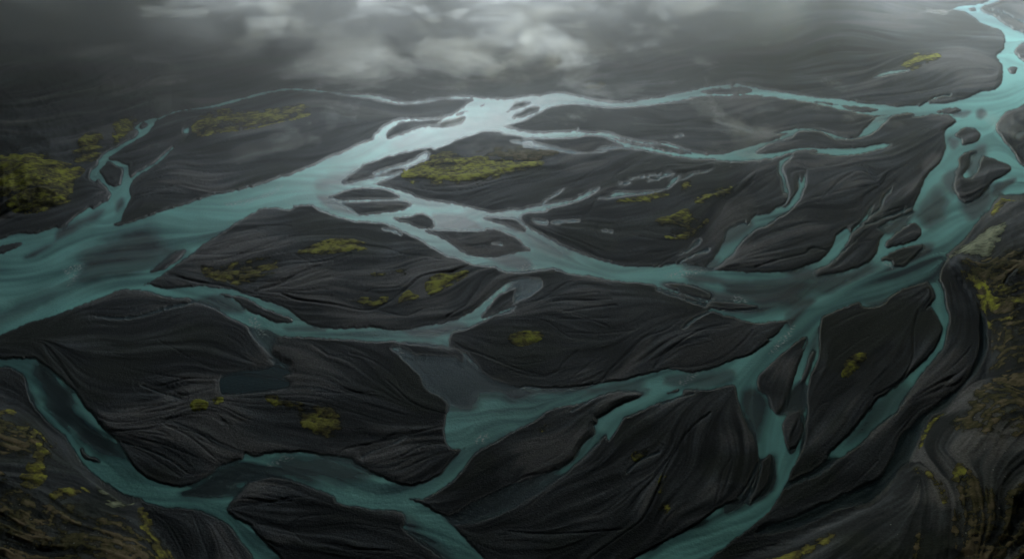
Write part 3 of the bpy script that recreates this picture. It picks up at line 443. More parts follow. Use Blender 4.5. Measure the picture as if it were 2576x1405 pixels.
DX = np.cos(th).astype(F32); DY = np.sin(th).astype(F32)
print('flow', time.time() - T0)
II, JJ = np.meshgrid(np.arange(NU, dtype=F32), np.arange(NV, dtype=F32))
def streak(nz, L, step=1.0):
    """draw the noise out along the flow"""
    acc = nz.copy(); wsum = 1.0
    for sg in (1, -1):
        x = II.copy(); y = JJ.copy(); px = DX * sg; py = DY * sg
        for i in range(L):
            x += px * step; y += py * step
            xi = np.clip(x + .5, 0, NU - 1).astype(np.int32); yi = np.clip(y + .5, 0, NV - 1).astype(np.int32)
            w = 1 - (i / L) ** 2
            acc += w * nz[yi, xi]
            if sg == 1: wsum += 2 * w
            ddx = DX[yi, xi]; ddy = DY[yi, xi]; f = np.sign(ddx * px + ddy * py); f[f == 0] = 1
            px = ddx * f; py = ddy * f
    return acc / wsum
nz = rng.standard_normal((NV, NU)).astype(F32)
s1 = norm(streak(blur(nz, .8), 26))
nz = rng.standard_normal((NV, NU)).astype(F32)
s2_ = norm(streak(norm(blur(blur(nz, 1.4, 0), 2.0, 1)), 60))
nz = rng.standard_normal((NV, NU)).astype(F32)
s3 = norm(streak(norm(blur(blur(nz, 4.0, 0), 7, 1)), 40, 2.2))
nz = rng.standard_normal((NV, NU)).astype(F32)
s4 = norm(blur(blur(nz, 14, 0), 26, 1))
nz = rng.standard_normal((NV, NU)).astype(F32)
s5 = norm(streak(norm(blur(blur(nz, 2.5, 0), 4.0, 1)), 55, 1.5))
print('streaks', time.time() - T0)
for tile, si, gr, soft, s in SILT:
    dd = sdf(smooth(pts(tile, s)), soft * 2.0); k = sst(-soft, soft, dd + soft * (.55 * wob[0] + .33 * s3 + .22 * s5) * (dd > -soft * 1.99)).astype(F32)
    if .2 <= si < .5: si += .15
    SI = SI * (1 - k) + si * k
    GREY = GREY * (1 - k) + gr * k
LAKE = sst(-2, 5, sdf(smooth(pts('C0', '1950,900 1935,840 1950,760 2080,710 2280,690 2420,655 2450,600 2540,670 2580,730 2510,760 2570,800 2560,850 2450,880 2250,905 1970,920')), 12))
near_w = (W > -9).astype(F32); SIB = np.clip(blur((SI * (W > -3)).astype(F32), 7) / (blur((W > -3).astype(F32), 7) + 1e-3), 0, 1); SIB = np.where(W > -40, SIB, 1)
SIB = .12 + .88 * sst(.1, .75, SIB)
# ---------------------------------------------------------------- hills on a coarse lattice
hu = np.unique(np.concatenate([np.linspace(-9000, -600, 20), np.arange(-600, 3500, 16), np.linspace(3500, 12000, 20)])); hv = np.arange(-260, 2500, 16.)
HU, HV = np.meshgrid(hu, hv)
HILL = np.zeros(HU.shape)
def hup(a):
    x = np.interp(U, hu, np.arange(len(hu))); y = np.interp(V, hv, np.arange(len(hv)))
    xi = np.minimum(x.astype(int), len(hu) - 2); yi = np.minimum(y.astype(int), len(hv) - 2); fx = (x - xi)[None]; fy = (y - yi)[:, None]
    A = a[yi][:, xi]; B = a[yi][:, xi + 1]; Cc = a[yi + 1][:, xi]; Dd = a[yi + 1][:, xi + 1]
    return (A * (1 - fx) + B * fx) * (1 - fy) + (Cc * (1 - fx) + Dd * fx) * fy
HID = []
for tile, h, ramp, s in HILLS:
    P = smooth(pts(tile, s))
    d = sdf(P, 900., hu, hv, HU, HV)
    t = np.clip(d / ramp, 0, 6)
    HILL = np.maximum(HILL, h * (1 - np.exp(-t * 1.3)) * (d > 0) * (1 + .25 * np.clip(d / 500, 0, 1.5)))
    HID.append(sdf(P, 60.))
Zh = hup(HILL)
hillmask = np.max(HID, 0)
rg = 1 - np.abs(fbm(UU / 190, VV / 130, 51, 5)) * 2
rg2 = 1 - np.abs(fbm(UU / 50, VV / 34, 61, 4)) * 2
hm = sst(0, 60, hillmask)
Zh = Zh * (1 + .10 * fbm(UU / 240, VV / 190, 52, 2) * hm)
# ---------------------------------------------------------------- the relief
d = -Wn
land = sst(-.5, 3.0, d)
dome = 1 - np.exp(-np.clip(-W, 0, 60) / 42)
rill = np.zeros((NV, NU), F32)
for w, dep, P in RP:
    D_ = dist_edges(P, False, w * 4, U, V, UU, VV)
    # creases fade toward both ends
    D_ = D_ + np.abs(fbm(UU / 14, VV / 10, 71, 2)) * w * .5
    g = np.exp(-(D_ / (w * .75)) ** 2) - .35 * np.exp(-((D_ - w * 1.8) / (w * .9)) ** 2)
    g = np.where(D_ > w * 3.6, 0, g)
    if dep > 0: rill = np.maximum(rill, dep * g) + np.minimum(0, dep * g) * (rill <= 0)
    else: rill = np.where(rill > .1, rill, np.minimum(rill, dep * np.exp(-(D_ / (w * 1.2)) ** 2) * (D_ < w * 3.6)))
gul3 = np.maximum(s3, -1.4); gul2 = np.maximum(-np.abs(s2_) * 1.0 + .7, -1.5)
vary = .45 + .55 * sst(-.6, .9, s4)         # some bars smooth, some deeply worn
flatness = sst(60, 330, VV)
worn = sst(-.5, .8, norm(fbm(UU / 120, VV / 80, 55, 3)) + .4 * s4)
cr5 = np.exp(-((s5 - .25) / .20) ** 2) * worn * sst(-1.0, .8, s3 + s4)      # thin winding creases along the old flow
cr2 = np.exp(-((s2_ + .9) / .25) ** 2) * worn
fine_ = sst(-.4, 1.0, fbm(UU / 150 + 4, VV / 90 + 2, 57, 3) * 2.2 + .3 * s3)
big = sst(.03, .3, blur((W > 0).astype(F32), 11))      # only real channels have cut banks
relief = (.80 * s3 + .34 * s5 - 1.3 * cr5 - .8 * cr2 + (.09 + .15 * fine_) * s2_ + .05 * s1 * (.4 + fine_)) * (.4 + .6 * flatness)
inland = sst(0, 14, d)
gv = np.gradient(blur(W, 2.0), axis=0) / np.gradient(V)[:, None]
cut = sst(-.25, .6, gv)                     # the current undercuts the far banks, the near banks shelve gently
Z = MPP * (land * (.15 + 1.35 * cut) * SIB * big + (dome + .12 * inland * (1 - big)) * 3.0 + s4 * .75 * inland + np.clip(relief, -2.6, 2.6) * inland * 1.15 - rill * 1.15 * sst(-2, 4, d))
Zw = -MPP * (.35 + 2.2 * sst(0, 16, -d))
zz = Z / MPP / .8; Z = np.where(d > 0, MPP * (.12 + .8 * np.log1p(np.exp(np.clip(zz, -20, 20)))), Zw)
Z = np.where(d > 0, Z, Zw)
Z = Z + (Zh + hm * MPP * (4.5 * (rg - .5) + 2.2 * (rg2 - .5) + .25 * s1 + .5 * s5)) * (d > 0) * sst(0, 25, d)
fadeout = sst(-9000, -1200, UU) * (1 - sst(4200, 12000, UU))
print('relief', time.time() - T0, NU, NV)
# positions (the hill bases are shifted so that slopes rise over their surveyed feet)
PX, PY = plain(UU, VV, Zh * (d > 0))
# ---------------------------------------------------------------- mesh building
def attr(me, name, a):
    at = me.attributes.new(name, 'FLOAT', 'POINT'); at.data.foreach_set('value', np.ascontiguousarray(a, F32).ravel())
def sheet(name, fmask, Zs, mat, attrs, px=None, py=None, parent=None):
    px = PX if px is None else px; py = PY if py is None else py
    use = np.zeros((NV, NU), bool)
    use[:-1, :-1] |= fmask; use[1:, :-1] |= fmask; use[:-1, 1:] |= fmask; use[1:, 1:] |= fmask
    idx = np.full((NV, NU), -1, np.int32); nvt = int(use.sum()); idx[use] = np.arange(nvt)
    co = np.stack([px[use], py[use], Zs[use]], 1).astype(F32)
    a = idx[:-1, :-1][fmask]; b = idx[:-1, 1:][fmask]; c = idx[1:, 1:][fmask]; e = idx[1:, :-1][fmask]
    q = np.stack([a, e, c, b], 1).astype(np.int32)       # normals up
    me = bpy.data.meshes.new(name)
    me.vertices.add(nvt); me.vertices.foreach_set('co', co.ravel())
    me.loops.add(q.size); me.loops.foreach_set('vertex_index', q.ravel())
    me.polygons.add(len(q)); me.polygons.foreach_set('loop_start', np.arange(0, q.size, 4, dtype=np.int32))
    me.update(calc_edges=True)
    me.polygons.foreach_set('use_smooth', np.ones(len(q), bool))
    for k, v in attrs.items(): attr(me, k, v[use])
    me.materials.append(mat)
    o = bpy.data.objects.new(name, me); C.objects.link(o)
    if parent: o.parent = parent
    return o
# ---------------------------------------------------------------- materials
def new_mat(name):
    m = bpy.data.materials.new(name); m.use_nodes = True; nt = m.node_tree; nt.nodes.clear(); return m, nt
class N:
    def __init__(s, nt): s.nt = nt
    def n(s, t, **k):
        o = s.nt.nodes.new(t)
        for a, b in k.items(): setattr(o, a, b)
        return o
    def l(s, a, b): s.nt.links.new(a, b)
    def set(s, sock, v):
        if hasattr(v, 'links'): s.l(v, sock)
        else: sock.default_value = v
    def math(s, op, a, b=0.0, c=0.0, clamp=False):
        o = s.n('ShaderNodeMath', operation=op, use_clamp=clamp); s.set(o.inputs[0], a); s.set(o.inputs[1], b); s.set(o.inputs[2], c); return o.outputs[0]
    def attr(s, name): return s.n('ShaderNodeAttribute', attribute_name=name).outputs['Fac']
    def mix(s, f, a, b):
        o = s.n('ShaderNodeMix', data_type='RGBA'); s.set(o.inputs[0], f)
        s.set(o.inputs[6], a if hasattr(a, 'links') else (*a, 1)); s.set(o.inputs[7], b if hasattr(b, 'links') else (*b, 1)); return o.outputs[2]
    def ramp(s, x, a, b, lo=0., hi=1., smoothstep=True):
        o = s.n('ShaderNodeMapRange', interpolation_type='SMOOTHSTEP' if smoothstep else 'LINEAR', clamp=True)
        s.set(o.inputs[0], x); s.set(o.inputs[1], a); s.set(o.inputs[2], b); s.set(o.inputs[3], lo); s.set(o.inputs[4], hi); return o.outputs[0]
    def noise(s, vec, scale, det=4, rough=.55, dist=0.0):
        o = s.n('ShaderNodeTexNoise'); s.l(vec, o.inputs['Vector']); o.inputs['Scale'].default_value = scale; o.inputs['Detail'].default_value = det
        o.inputs['Roughness'].default_value = rough; o.inputs['Distortion'].default_value = dist; return o.outputs['Fac']
def ground_mat():
    m, nt = new_mat('black volcanic sand'); g = N(nt)
    pos = g.n('ShaderNodeNewGeometry').outputs['Position']
    v1, v2, tan, wet, veg = [g.attr(a) for a in ('grain', 'sort', 'tan', 'wet', 'green')]
    base = g.mix(v2, (.0105, .0135, .0170), (.125, .132, .146))
    base = g.mix(g.math('MULTIPLY', tan, .8), base, (.165, .150, .147))
    base = g.mix(g.math('MULTIPLY', veg, .55), base, (.028, .036, .022))
    gr = g.noise(pos, .7, 6, .8)
    fine = g.noise(pos, .34, 7, .72); vor = g.n('ShaderNodeTexVoronoi'); vor.inputs['Scale'].default_value = .8; g.l(pos, vor.inputs['Vector'])
    k = g.math('MULTIPLY_ADD', g.math('SUBTRACT', gr, .5), 3.2, 1.0)
    k = g.math('MULTIPLY', k, g.math('MULTIPLY_ADD', g.math('SUBTRACT', fine, .5), 1.2, 1.0))
    k = g.math('MULTIPLY', k, g.math('MULTIPLY_ADD', v1, .08, 1.0))
    k = g.math('MULTIPLY', g.math('MAXIMUM', k, .15), g.ramp(wet, 0, 1, 1, .5))       # wet sand is darker
    mul = g.n('ShaderNodeMix', data_type='RGBA', blend_type='MULTIPLY'); mul.inputs[0].default_value = 1; g.l(base, mul.inputs[6])
    cmb = g.n('ShaderNodeCombineColor'); [g.l(k, cmb.inputs[i]) for i in range(3)]; g.l(cmb.outputs[0], mul.inputs[7])
    p = g.n('ShaderNodeBsdfPrincipled'); g.l(mul.outputs[2], p.inputs['Base Color'])
    g.l(g.ramp(wet, 0, 1, .92, .6), p.inputs['Roughness']); p.inputs['Specular IOR Level'].default_value = .15
    b = g.n('ShaderNodeBump'); b.inputs['Strength'].default_value = .75; b.inputs['Distance'].default_value = .9
    g.l(g.math('ADD', g.math('MULTIPLY', gr, .7), g.math('MULTIPLY_ADD', fine, .9, g.math('MULTIPLY', vor.outputs['Distance'], .25))), b.inputs['Height']); g.l(b.outputs[0], p.inputs['Normal'])
    o = g.n('ShaderNodeOutputMaterial'); g.l(p.outputs[0], o.inputs[0]); return m
def water_mat():
    m, nt = new_mat('glacial melt water'); g = N(nt)
    pos = g.n('ShaderNodeNewGeometry').outputs['Position']
    silt, grey, foam, rip = [g.attr(a) for a in ('silt', 'grey', 'foam', 'ripple')]
    n1 = g.noise(pos, .35, 5, .6)
    col = g.mix(silt, (.012, .038, .056), (.32, .73, .68))
    col = g.mix(g.math('MULTIPLY', grey, .85), col, (.20, .225, .245))
    col = g.mix(g.math('MULTIPLY', foam, g.ramp(n1, .5, .62)), col, (.75, .78, .78))
    p = g.n('ShaderNodeBsdfPrincipled'); g.l(col, p.inputs['Base Color']); p.inputs['Roughness'].default_value = .5; p.inputs['Specular IOR Level'].default_value = 0
    b = g.n('ShaderNodeBump'); b.inputs['Strength'].default_value = .36; b.inputs['Distance'].default_value = 1.0
    g.l(g.math('ADD', g.math('MULTIPLY', n1, 1.5), g.math('MULTIPLY', g.noise(pos, .10, 3, .55), .9)), b.inputs['Height']); g.l(b.outputs[0], p.inputs['Normal'])
    tr = g.n('ShaderNodeBsdfTransparent'); tr.inputs[0].default_value = (.72, .82, .86, 1)
    mx = g.n('ShaderNodeMixShader'); g.l(g.attr('opacity'), mx.inputs[0]); g.l(tr.outputs[0], mx.inputs[1]); g.l(p.outputs[0], mx.inputs[2])
    gl = g.n('ShaderNodeBsdfGlossy'); gl.inputs['Roughness'].default_value = .5; g.l(b.outputs[0], gl.inputs['Normal'])
    fr = g.n('ShaderNodeFresnel'); fr.inputs[0].default_value = 1.33; g.l(b.outputs[0], fr.inputs[1])
    m2 = g.n('ShaderNodeMixShader'); g.l(g.math('MULTIPLY', fr.outputs[0], g.ramp(g.attr('opacity'), 0, .35, .10, .42)), m2.inputs[0]); g.l(mx.outputs[0], m2.inputs[1]); g.l(gl.outputs[0], m2.inputs[2])
    o = g.n('ShaderNodeOutputMaterial'); g.l(m2.outputs[0], o.inputs[0]); return m
def moss_mat(name, olive):
    m, nt = new_mat(name); g = N(nt)
    pos = g.n('ShaderNodeNewGeometry').outputs['Position']
    k = min(olive, 1.0)
    lo = (.030, .030, .016); mid = (.105, .092 - .01 * k, .030)
    if olive > .75 and olive <= 1: k = 1.35; mid = (.07, .062, .024)
    hi = [x * (1 - k) + y * k for x, y in zip((.47, .47, .045), (.26, .225, .075))]
    if olive > 1.0: hi = (.33, .345, .23); mid = (.14, .15, .10)
    n1 = g.noise(pos, .12, 8, .8, .3); n2 = g.noise(pos, .03, 4, .6)
    vig = g.attr('vigour')
    f = g.math('ADD', g.math('MULTIPLY_ADD', g.math('SUBTRACT', n1, .5), 4.2, g.math('MULTIPLY', g.math('SUBTRACT', n2, .5), 3.0)), g.math('MULTIPLY_ADD', vig, .45, g.math('MULTIPLY', g.attr('grain'), .22)))
    col = g.mix(g.ramp(f, -.5, .25), lo, mid); col = g.mix(g.ramp(f, .15, 1.35), col, hi)
    p = g.n('ShaderNodeBsdfPrincipled'); g.l(col, p.inputs['Base Color']); p.inputs['Roughness'].default_value = .95; p.inputs['Specular IOR Level'].default_value = .1
    b = g.n('ShaderNodeBump'); b.inputs['Strength'].default_value = .8; b.inputs['Distance'].default_value = 1.2; g.l(n1, b.inputs['Height']); g.l(b.outputs[0], p.inputs['Normal'])
    tr = g.n('ShaderNodeBsdfTransparent'); mx = g.n('ShaderNodeMixShader')
    g.l(g.ramp(g.math('MULTIPLY_ADD', g.math('SUBTRACT', n1, .5), 3.0, vig), -.75, .55), mx.inputs[0]); g.l(tr.outputs[0], mx.inputs[1]); g.l(p.outputs[0], mx.inputs[2])   # open lacework between the tufts
    o = g.n('ShaderNodeOutputMaterial'); g.l(mx.outputs[0], o.inputs[0]); return m
GM, WM = ground_mat(), water_mat()
# sand sorting, tan and green tints, with sunlit, ridge-light and crease-shade tones painted in
sort = np.clip(.29 + .11 * s3 + (.06 + .15 * fine_) * s2_ + .12 * s5 * worn - .25 * cr5 + (.03 + .07 * fine_) * s1 + .14 * s4 + .2 * fbm(UU / 200, VV / 120, 81, 3), 0, 1)  # sorted sand streaks, with crease shade painted in darker
sort = np.where(rill < -.3, np.clip(sort + .35 * np.minimum(1, -rill), 0, 1), sort)  # ridge highlights painted into the sand colour
tan = np.clip(sst(.5, 1.9, s4 + .5 * s3 + .4 * s2_), 0, 1) * .8  # warm pale tone painted in for sunlit ground
tanp = soft_mask(smooth(pts('B2', '1950,180 2100,130 2170,250 2000,400 1880,480 1790,560 1700,620 1600,640 1750,480 1850,320')), 26) \
     + soft_mask(smooth(pts('C2', '900,790 1000,680 1120,540 1240,410 1260,440 1150,600 1020,760')), 14) + soft_mask(smooth(pts('A3', '1680,800 1760,730 1850,740 1800,820 1720,880')), 10) \
     + .5 * soft_mask(smooth(pts('C2', '1400,620 1700,440 1950,330 2150,340 2050,480 1800,600')), 20) + soft_mask(smooth(pts('B1', '1700,480 1850,560 2000,610 2150,620 1950,630 1800,570')), 6) \
     + .6 * soft_mask(smooth(pts('B3', '430,760 550,700 700,640 800,640 640,700')), 9)  # hand-placed sunlit areas, painted into the colour
tan = np.clip(tan + tanp * .8, 0, 1); green = np.clip(sst(.4, 1.6, -s4 + .6 * s3), 0, 1) * .7
wet = sst(-8, 0, Wn)
gmask = np.ones((NV - 1, NU - 1), bool)
def struct(o, kind='structure', label=None, cat=None):
    o['kind'] = kind
    if label: o['label'] = label
    if cat: o['category'] = cat
ha = (hillmask[:-1, :-1] > 8)
ga = dict(grain=s1, sort=sort, tan=tan, wet=wet, green=green)
ground = sheet('ground', ~ha, Z, GM, ga); struct(ground)
hills = sheet('hills', ha, Z, GM, ga); struct(hills)
# water surface with low standing waves
op = np.clip(SI * 1.15 + .05, 0, 1) * sst(-.5, 4 + (1 - SI) * 14, Wn) * .97
op = np.maximum(op, .8 * LAKE)
wstreak = np.clip(SI * .76 + (.15 * s3 + .13 * s5 + .09 * s2_ + .10 * wob[1]) * sst(.1, .5, SI), 0, 1)
wave = MPP * .10 * (s1 * .3 + fbm(UU / 4.5, VV / 3.2, 91, 2)) * sst(0, 6, Wn)
wm = np.maximum.reduce([Wn[:-1, :-1], Wn[1:, :-1], Wn[:-1, 1:], Wn[1:, 1:]]) > -1.5
GREY2 = np.clip(GREY + .35 * sst(560, 330, VV), 0, 1)
water = sheet('river', wm, wave * .6, WM, dict(silt=wstreak, grey=np.clip(GREY * .9 + .12 * s2_ * (GREY > .2), 0, 1), foam=FO, ripple=s1, opacity=np.clip(op * (1 + .10 * s2_ * (SI < .6)), 0.02, 1)), *plain(UU, VV)); struct(water)
# ---------------------------------------------------------------- moss
for i, (tile, dens, olive, label, s) in enumerate(MOSS):
    P = smooth(pts(tile, s)); dd = sdf(P, 30.)
    f = np.minimum(dd / 13.0, 1.2) + 1.9 * fbm(UU / 18 + i, VV / 11, 101 + i, 5) + .3 * s2_ + .4 * s5 + .3 * s1 - (1.05 - 1.5 * dens)
    f = f - .6 * np.maximum(0, rill)
    mk = (f[:-1, :-1] > -1.1) & (dd[:-1, :-1] > -6) & (d[:-1, :-1] > 1.5)
    if mk.sum() < 12: print('moss too small', label); continue
    th_ = MPP * (.12 + .5 * np.clip(f, 0, 1.5) + .35 * np.maximum(0, fbm(UU / 5, VV / 4, 301 + i, 2)))
    edge = np.zeros((NV, NU), bool)
    full = mk[1:, 1:] & mk[:-1, :-1] & mk[1:, :-1] & mk[:-1, 1:]; inner = np.zeros((NV, NU), bool); inner[1:-1, 1:-1] = full
    Zm = np.where(inner, Z + th_, Z - .1 * MPP)       # margins dip into the sand, the mat stands proud of it
    jj, ii = np.where(mk); j0, j1, i0, i1 = jj.min(), jj.max() + 2, ii.min(), ii.max() + 2
    mt = moss_mat('lichen' if olive > 1 else 'moss', olive)
    o = sheet('moss_patch', mk, Zm, mt, dict(vigour=np.clip(f, -1, 1.2), grain=.6 * s5 + .5 * s2_ + .3 * s1))
    o['label'] = label; o['category'] = 'moss'; o['kind'] = 'stuff'
print('moss', time.time() - T0)
# ---------------------------------------------------------------- pale stones on the near hills
def height_at(u, v):
    i = int(np.searchsorted(U, u)); j = int(np.searchsorted(V, v)); return PX[j, i], PY[j, i], Z[j, i]
stm, nt = new_mat('pale lava stone'); g = N(nt); p = g.n('ShaderNodeBsdfPrincipled')
g.l(g.mix(g.noise(g.n('ShaderNodeNewGeometry').outputs['Position'], 2.5), (.30, .30, .28), (.62, .62, .58)), p.inputs['Base Color']); p.inputs['Roughness'].default_value = .9
g.l(p.outputs[0], g.n('ShaderNodeOutputMaterial').inputs[0])
import bmesh
smes = []
for k in range(3):
    bm = bmesh.new(); bmesh.ops.create_icosphere(bm, subdivisions=2, radius=1)
    for v in bm.verts: v.co *= 1 + .3 * math.sin(v.co.x * 3 + k) * math.cos(v.co.y * 4 + k * 2) + random.uniform(-.1, .1); v.co.z *= .65
    me = bpy.data.meshes.new('stone'); bm.to_mesh(me); bm.free(); me.materials.append(stm); smes.append(me)
spots = [('D0', 172, 806), ('D0', 298, 1188), ('D0', 577, 1013), ('D0', 378, 1072), ('D0', 582, 1070), ('D0', 361, 1137), ('D0', 875, 1064), ('D0', 540, 890), ('D0', 850, 1255), ('D0', 862, 1262), ('D0', 940, 1243), ('D0', 845, 1178),
         ('D0', 118, 1110), ('D0', 272, 940), ('D0', 66, 1150), ('D0', 1150, 962), ('D0', 1190, 1217), ('D0', 660, 1160), ('D3', 2168, 838), ('D3', 2353, 842), ('D3', 2168, 950), ('D3', 2407, 343), ('D3', 1693, 346), ('D3', 2447, 192), ('D3', 2305, 90), ('D3', 2295, 500),
         ('D3', 2530, 965), ('D3', 2275, 718), ('D3', 2463, 755), ('D3', 2056, 1060), ('D3', 2130, 40), ('D3', 2220, 320), ('D3', 2400, 560), ('D3', 1390, 985), ('D3', 1450, 1070)]
for tl, a, b in spots:
    o = bpy.data.objects.new('stone', random.choice(smes)); C.objects.link(o)
    x, y, z = height_at(TILE[tl][0] + a / 3.22, TILE[tl][1] + b / 3.22)
    r = random.uniform(.22, .5); o.location = (x, y, z + r * .2); o.scale = (r, r * random.uniform(.7, 1.1), r); o.rotation_euler = (0, 0, random.uniform(0, 6))
    left = tl == 'D0'
    o['category'] = 'stone'
    o['label'] = 'pale stone lying on the dark lower left hill' if left else 'pale stone lying on the dark lower right hill'
    o['group'] = 'pale stones on the lower left hill' if left else 'pale stones on the lower right hill'
# ---------------------------------------------------------------- clouds lying on the far plain
def cloud():
    m, nt = new_mat('cloud vapour'); g = N(nt)
    pos = g.n('ShaderNodeNewGeometry').outputs['Position']
    sx = g.n('ShaderNodeSeparateXYZ'); g.l(pos, sx.inputs[0]); X, Y, Zc = sx.outputs
    mp = g.n('ShaderNodeMapping'); g.l(pos, mp.inputs[0]); mp.inputs['Scale'].default_value = (1, .7, 2.6); mp.inputs['Location'].default_value = (330, 0, 0)
    big = g.noise(mp.outputs[0], .0050, 9, .66, .25)
    big2 = g.noise(mp.outputs[0], .0009, 2, .5)
    # the bank begins nearer on the left and thins out toward the right
    y0 = g.ramp(X, -900, 300, CLY0, CLY1, False)
    fy = g.ramp(g.math('SUBTRACT', Y, y0), 0, 800)
    fx = g.ramp(g.math('SUBTRACT', X, g.math('MULTIPLY', Y, .28)), -120, 330, 1, 0)
    top = g.math('MINIMUM', g.math('MULTIPLY_ADD', g.math('SUBTRACT', Y, y0), .34, 60), 520)      # the bank climbs away from us
    fz = g.ramp(Zc, 0, 60); ft = g.ramp(g.math('SUBTRACT', Zc, top), -150, 110, 1, 0)
    shape = g.math('MULTIPLY', g.math('MULTIPLY', fy, fx), g.math('MULTIPLY', ft, g.math('MULTIPLY_ADD', fz, .45, .55)))
    n = g.math('ADD', g.math('MULTIPLY', big, 1.5), g.math('MULTIPLY', big2, .9))     # centred near .92
    dn = g.math('SUBTRACT', g.math('ADD', n, g.math('MULTIPLY', shape, .45)), 1.48)
    dn = g.ramp(dn, 0, .15, 0, 1)
    thin = g.math('MULTIPLY', shape, .13)
    den = g.math('MULTIPLY', g.math('ADD', dn, thin), CLDEN)
    mist = g.math('MULTIPLY', g.math('MULTIPLY', g.math('MULTIPLY', g.ramp(Y, 700, 2000), g.math('MULTIPLY_ADD', fx, .8, .2)), g.ramp(Zc, 60, 330, 1, .1)), g.ramp(g.noise(pos, .0012, 2, .5), .3, .7, .00022, .00055))
    den = g.math('ADD', den, mist)
    v = g.n('ShaderNodeVolumePrincipled'); v.inputs['Color'].default_value = (.86, .85, .845, 1); g.l(den, v.inputs['Density']); v.inputs['Anisotropy'].default_value = .62
    o = g.n('ShaderNodeOutputMaterial'); g.l(v.outputs[0], o.inputs['Volume']); return m
DECK = 3060.
CLY0, CLY1, CLDEN = 1680., 1920., .028
bm = bmesh.new(); bmesh.ops.create_cube(bm, size=1)
me = bpy.data.meshes.new('clouds'); bm.to_mesh(me); bm.free(); me.materials.append(cloud())
o = bpy.data.objects.new('clouds', me); C.objects.link(o)
o.scale = (9000, 5400, 738); o.location = (0, 600 + 2700, 371); struct(o, 'stuff', 'grey low cloud bank drifting over the far end of the plain', 'cloud')
# unseen cloud deck, added to darken the foreground and sides, open ahead
bm = bmesh.new()
nx_, ny_ = 90, 80
for lay in (0, 1):
    for j in range(ny_):
        for i in range(nx_):
            x = -7000 + 14000 * i / (nx_ - 1); yb = DECK - .00022 * x * x * .5 + 260 * math.sin(x / 900 + 1) + 120 * math.sin(x / 310)
            yb = max(yb, -1200); yb += 1250 * max(0, min(1, (-550 - x) / 1100)) + 1300 * max(0, min(1, (x - 900) / 900)); t = j / (ny_ - 1); y = yb - (1 - (1 - t) ** 2.0) * 0 - t * (7000 + yb)
            e = min(1, t * 14, (1 - t) * 14, i / 4, (nx_ - 1 - i) / 4)
            nn = float(fbm(np.array([x / 420 + 50]), np.array([y / 420 + 50]), 401 + lay, 5)[0])
            z = 760 + (e ** .5) * ((-60 + 70 * nn) if lay == 0 else (160 + 120 * nn))
            bm.verts.new((x, y + 60 * nn, z))
bm.verts.ensure_lookup_table(); K = nx_ * ny_
for lay in (0, 1):
    for j in range(ny_ - 1):
        for i in range(nx_ - 1):
            a = lay * K + j * nx_ + i; q = [bm.verts[k] for k in (a, a + 1, a + nx_ + 1, a + nx_)]
            bm.faces.new(q if lay else q[::-1])
rim = [i for i in range(nx_)] + [j * nx_ + nx_ - 1 for j in range(1, ny_)] + [(ny_ - 1) * nx_ + i for i in range(nx_ - 2, -1, -1)] + [j * nx_ for j in range(ny_ - 2, 0, -1)]
for a, b_ in zip(rim, rim[1:] + rim[:1]): bm.faces.new([bm.verts[k] for k in (a, b_, K + b_, K + a)])
bmesh.ops.recalc_face_normals(bm, faces=bm.faces)
me = bpy.data.meshes.new('cloud_ceiling'); bm.to_mesh(me); bm.free()
for p in me.polygons: p.use_smooth = True
m, nt = new_mat('rain cloud'); g = N(nt); p = g.n('ShaderNodeBsdfDiffuse'); p.inputs[0].default_value = (.55, .58, .62, 1); g.l(p.outputs[0], g.n('ShaderNodeOutputMaterial').inputs[0]); me.materials.append(m)
o = bpy.data.objects.new('cloud_ceiling', me); C.objects.link(o); struct(o, 'stuff', 'heavy dark rain cloud ceiling over the near part of the plain', 'cloud')
# ---------------------------------------------------------------- sun, sky
SUN_EL, SUN_AZ = 20.0, -4.0           # ahead of the camera, a little to the left
sun = bpy.data.lights.new('sun', 'SUN'); sun.energy = 1.9; sun.angle = math.radians(16); sun.color = (.80, .93, 1)
so = bpy.data.objects.new('sun', sun); C.objects.link(so)
dirv = Vector((math.sin(math.radians(SUN_AZ)) * math.cos(math.radians(SUN_EL)), math.cos(math.radians(SUN_AZ)) * math.cos(math.radians(SUN_EL)), math.sin(math.radians(SUN_EL))))
so.rotation_euler = dirv.to_track_quat('Z', 'Y').to_euler(); so.location = (0, 0, 900)
w = bpy.data.worlds.new('World'); bpy.context.scene.world = w; w.use_nodes = True; g = N(w.node_tree); w.node_tree.nodes.clear()
sky = g.n('ShaderNodeTexSky', sky_type='NISHITA', sun_disc=False); sky.sun_elevation = math.radians(SUN_EL); sky.sun_rotation = math.radians(SUN_AZ); sky.air_density = 1.5; sky.dust_density = 1
hs = g.n('ShaderNodeHueSaturation'); hs.inputs['Saturation'].default_value = 1.25; g.l(sky.outputs[0], hs.inputs['Color'])
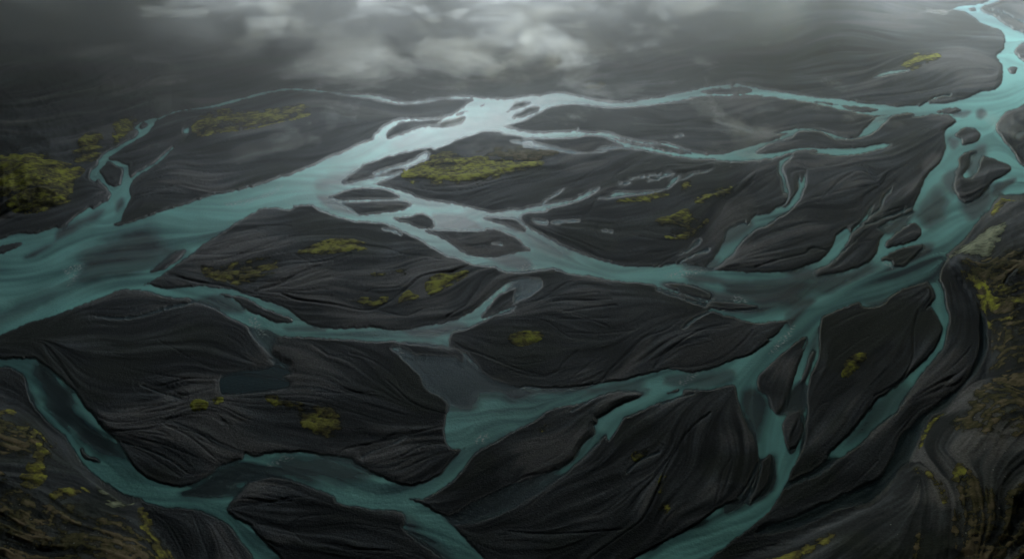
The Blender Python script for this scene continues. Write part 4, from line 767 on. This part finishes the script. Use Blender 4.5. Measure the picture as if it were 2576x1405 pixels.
tc = g.n('ShaderNodeTexCoord').outputs['Generated']
# overcast: a bright break in the cloud cover ahead, heavy dark cloud overhead and behind
dot = g.n('ShaderNodeVectorMath', operation='DOT_PRODUCT'); g.l(tc, dot.inputs[0])
b = Vector((math.sin(math.radians(-7)) * .93, .93, .34)).normalized(); dot.inputs[1].default_value = b
lobe = g.ramp(dot.outputs['Value'], -.1, 1.0, .10, 1.0, False); lobe = g.math('POWER', lobe, 2.8)
cn = g.noise(tc, 3.0, 5, .6, .3)
lobe = g.math('MULTIPLY', g.math('MULTIPLY_ADD', lobe, 1.7, .09), g.ramp(cn, .3, .7, .55, 1.35))
mul = g.n('ShaderNodeMix', data_type='RGBA', blend_type='MULTIPLY'); mul.inputs[0].default_value = 1; g.l(hs.outputs[0], mul.inputs[6])
cc = g.n('ShaderNodeCombineColor'); [g.l(g.math('MULTIPLY', lobe, t_), cc.inputs[i]) for i, t_ in enumerate((.76, .94, 1.1))]; g.l(cc.outputs[0], mul.inputs[7])
bg = g.n('ShaderNodeBackground'); bg.inputs['Strength'].default_value = .08; g.l(mul.outputs[2], bg.inputs[0]); g.l(bg.outputs[0], g.n('ShaderNodeOutputWorld').inputs[0])
# ---------------------------------------------------------------- camera and render settings
cam = bpy.data.cameras.new('camera'); co_ = bpy.data.objects.new('camera', cam); C.objects.link(co_)
co_.location = (0, 0, H); co_.rotation_euler = (math.radians(90) - PITCH, 0, 0); cam.sensor_width = 36; cam.lens = 36 * FOC / 2816; cam.clip_start = 1; cam.clip_end = 400000
sc = bpy.context.scene; sc.camera = co_
sc.view_settings.view_transform = 'Standard'; sc.view_settings.look = 'None'; sc.view_settings.gamma = 1; sc.view_settings.exposure = 1.78
sc.render.engine = 'CYCLES'; cy = sc.cycles; cy.use_denoising = True; cy.max_bounces = 5; cy.diffuse_bounces = 2; cy.glossy_bounces = 2; cy.transparent_max_bounces = 6; cy.volume_bounces = 2
cy.volume_step_rate = .8; cy.volume_max_steps = 160; cy.use_adaptive_sampling = False
print('done', time.time() - T0)
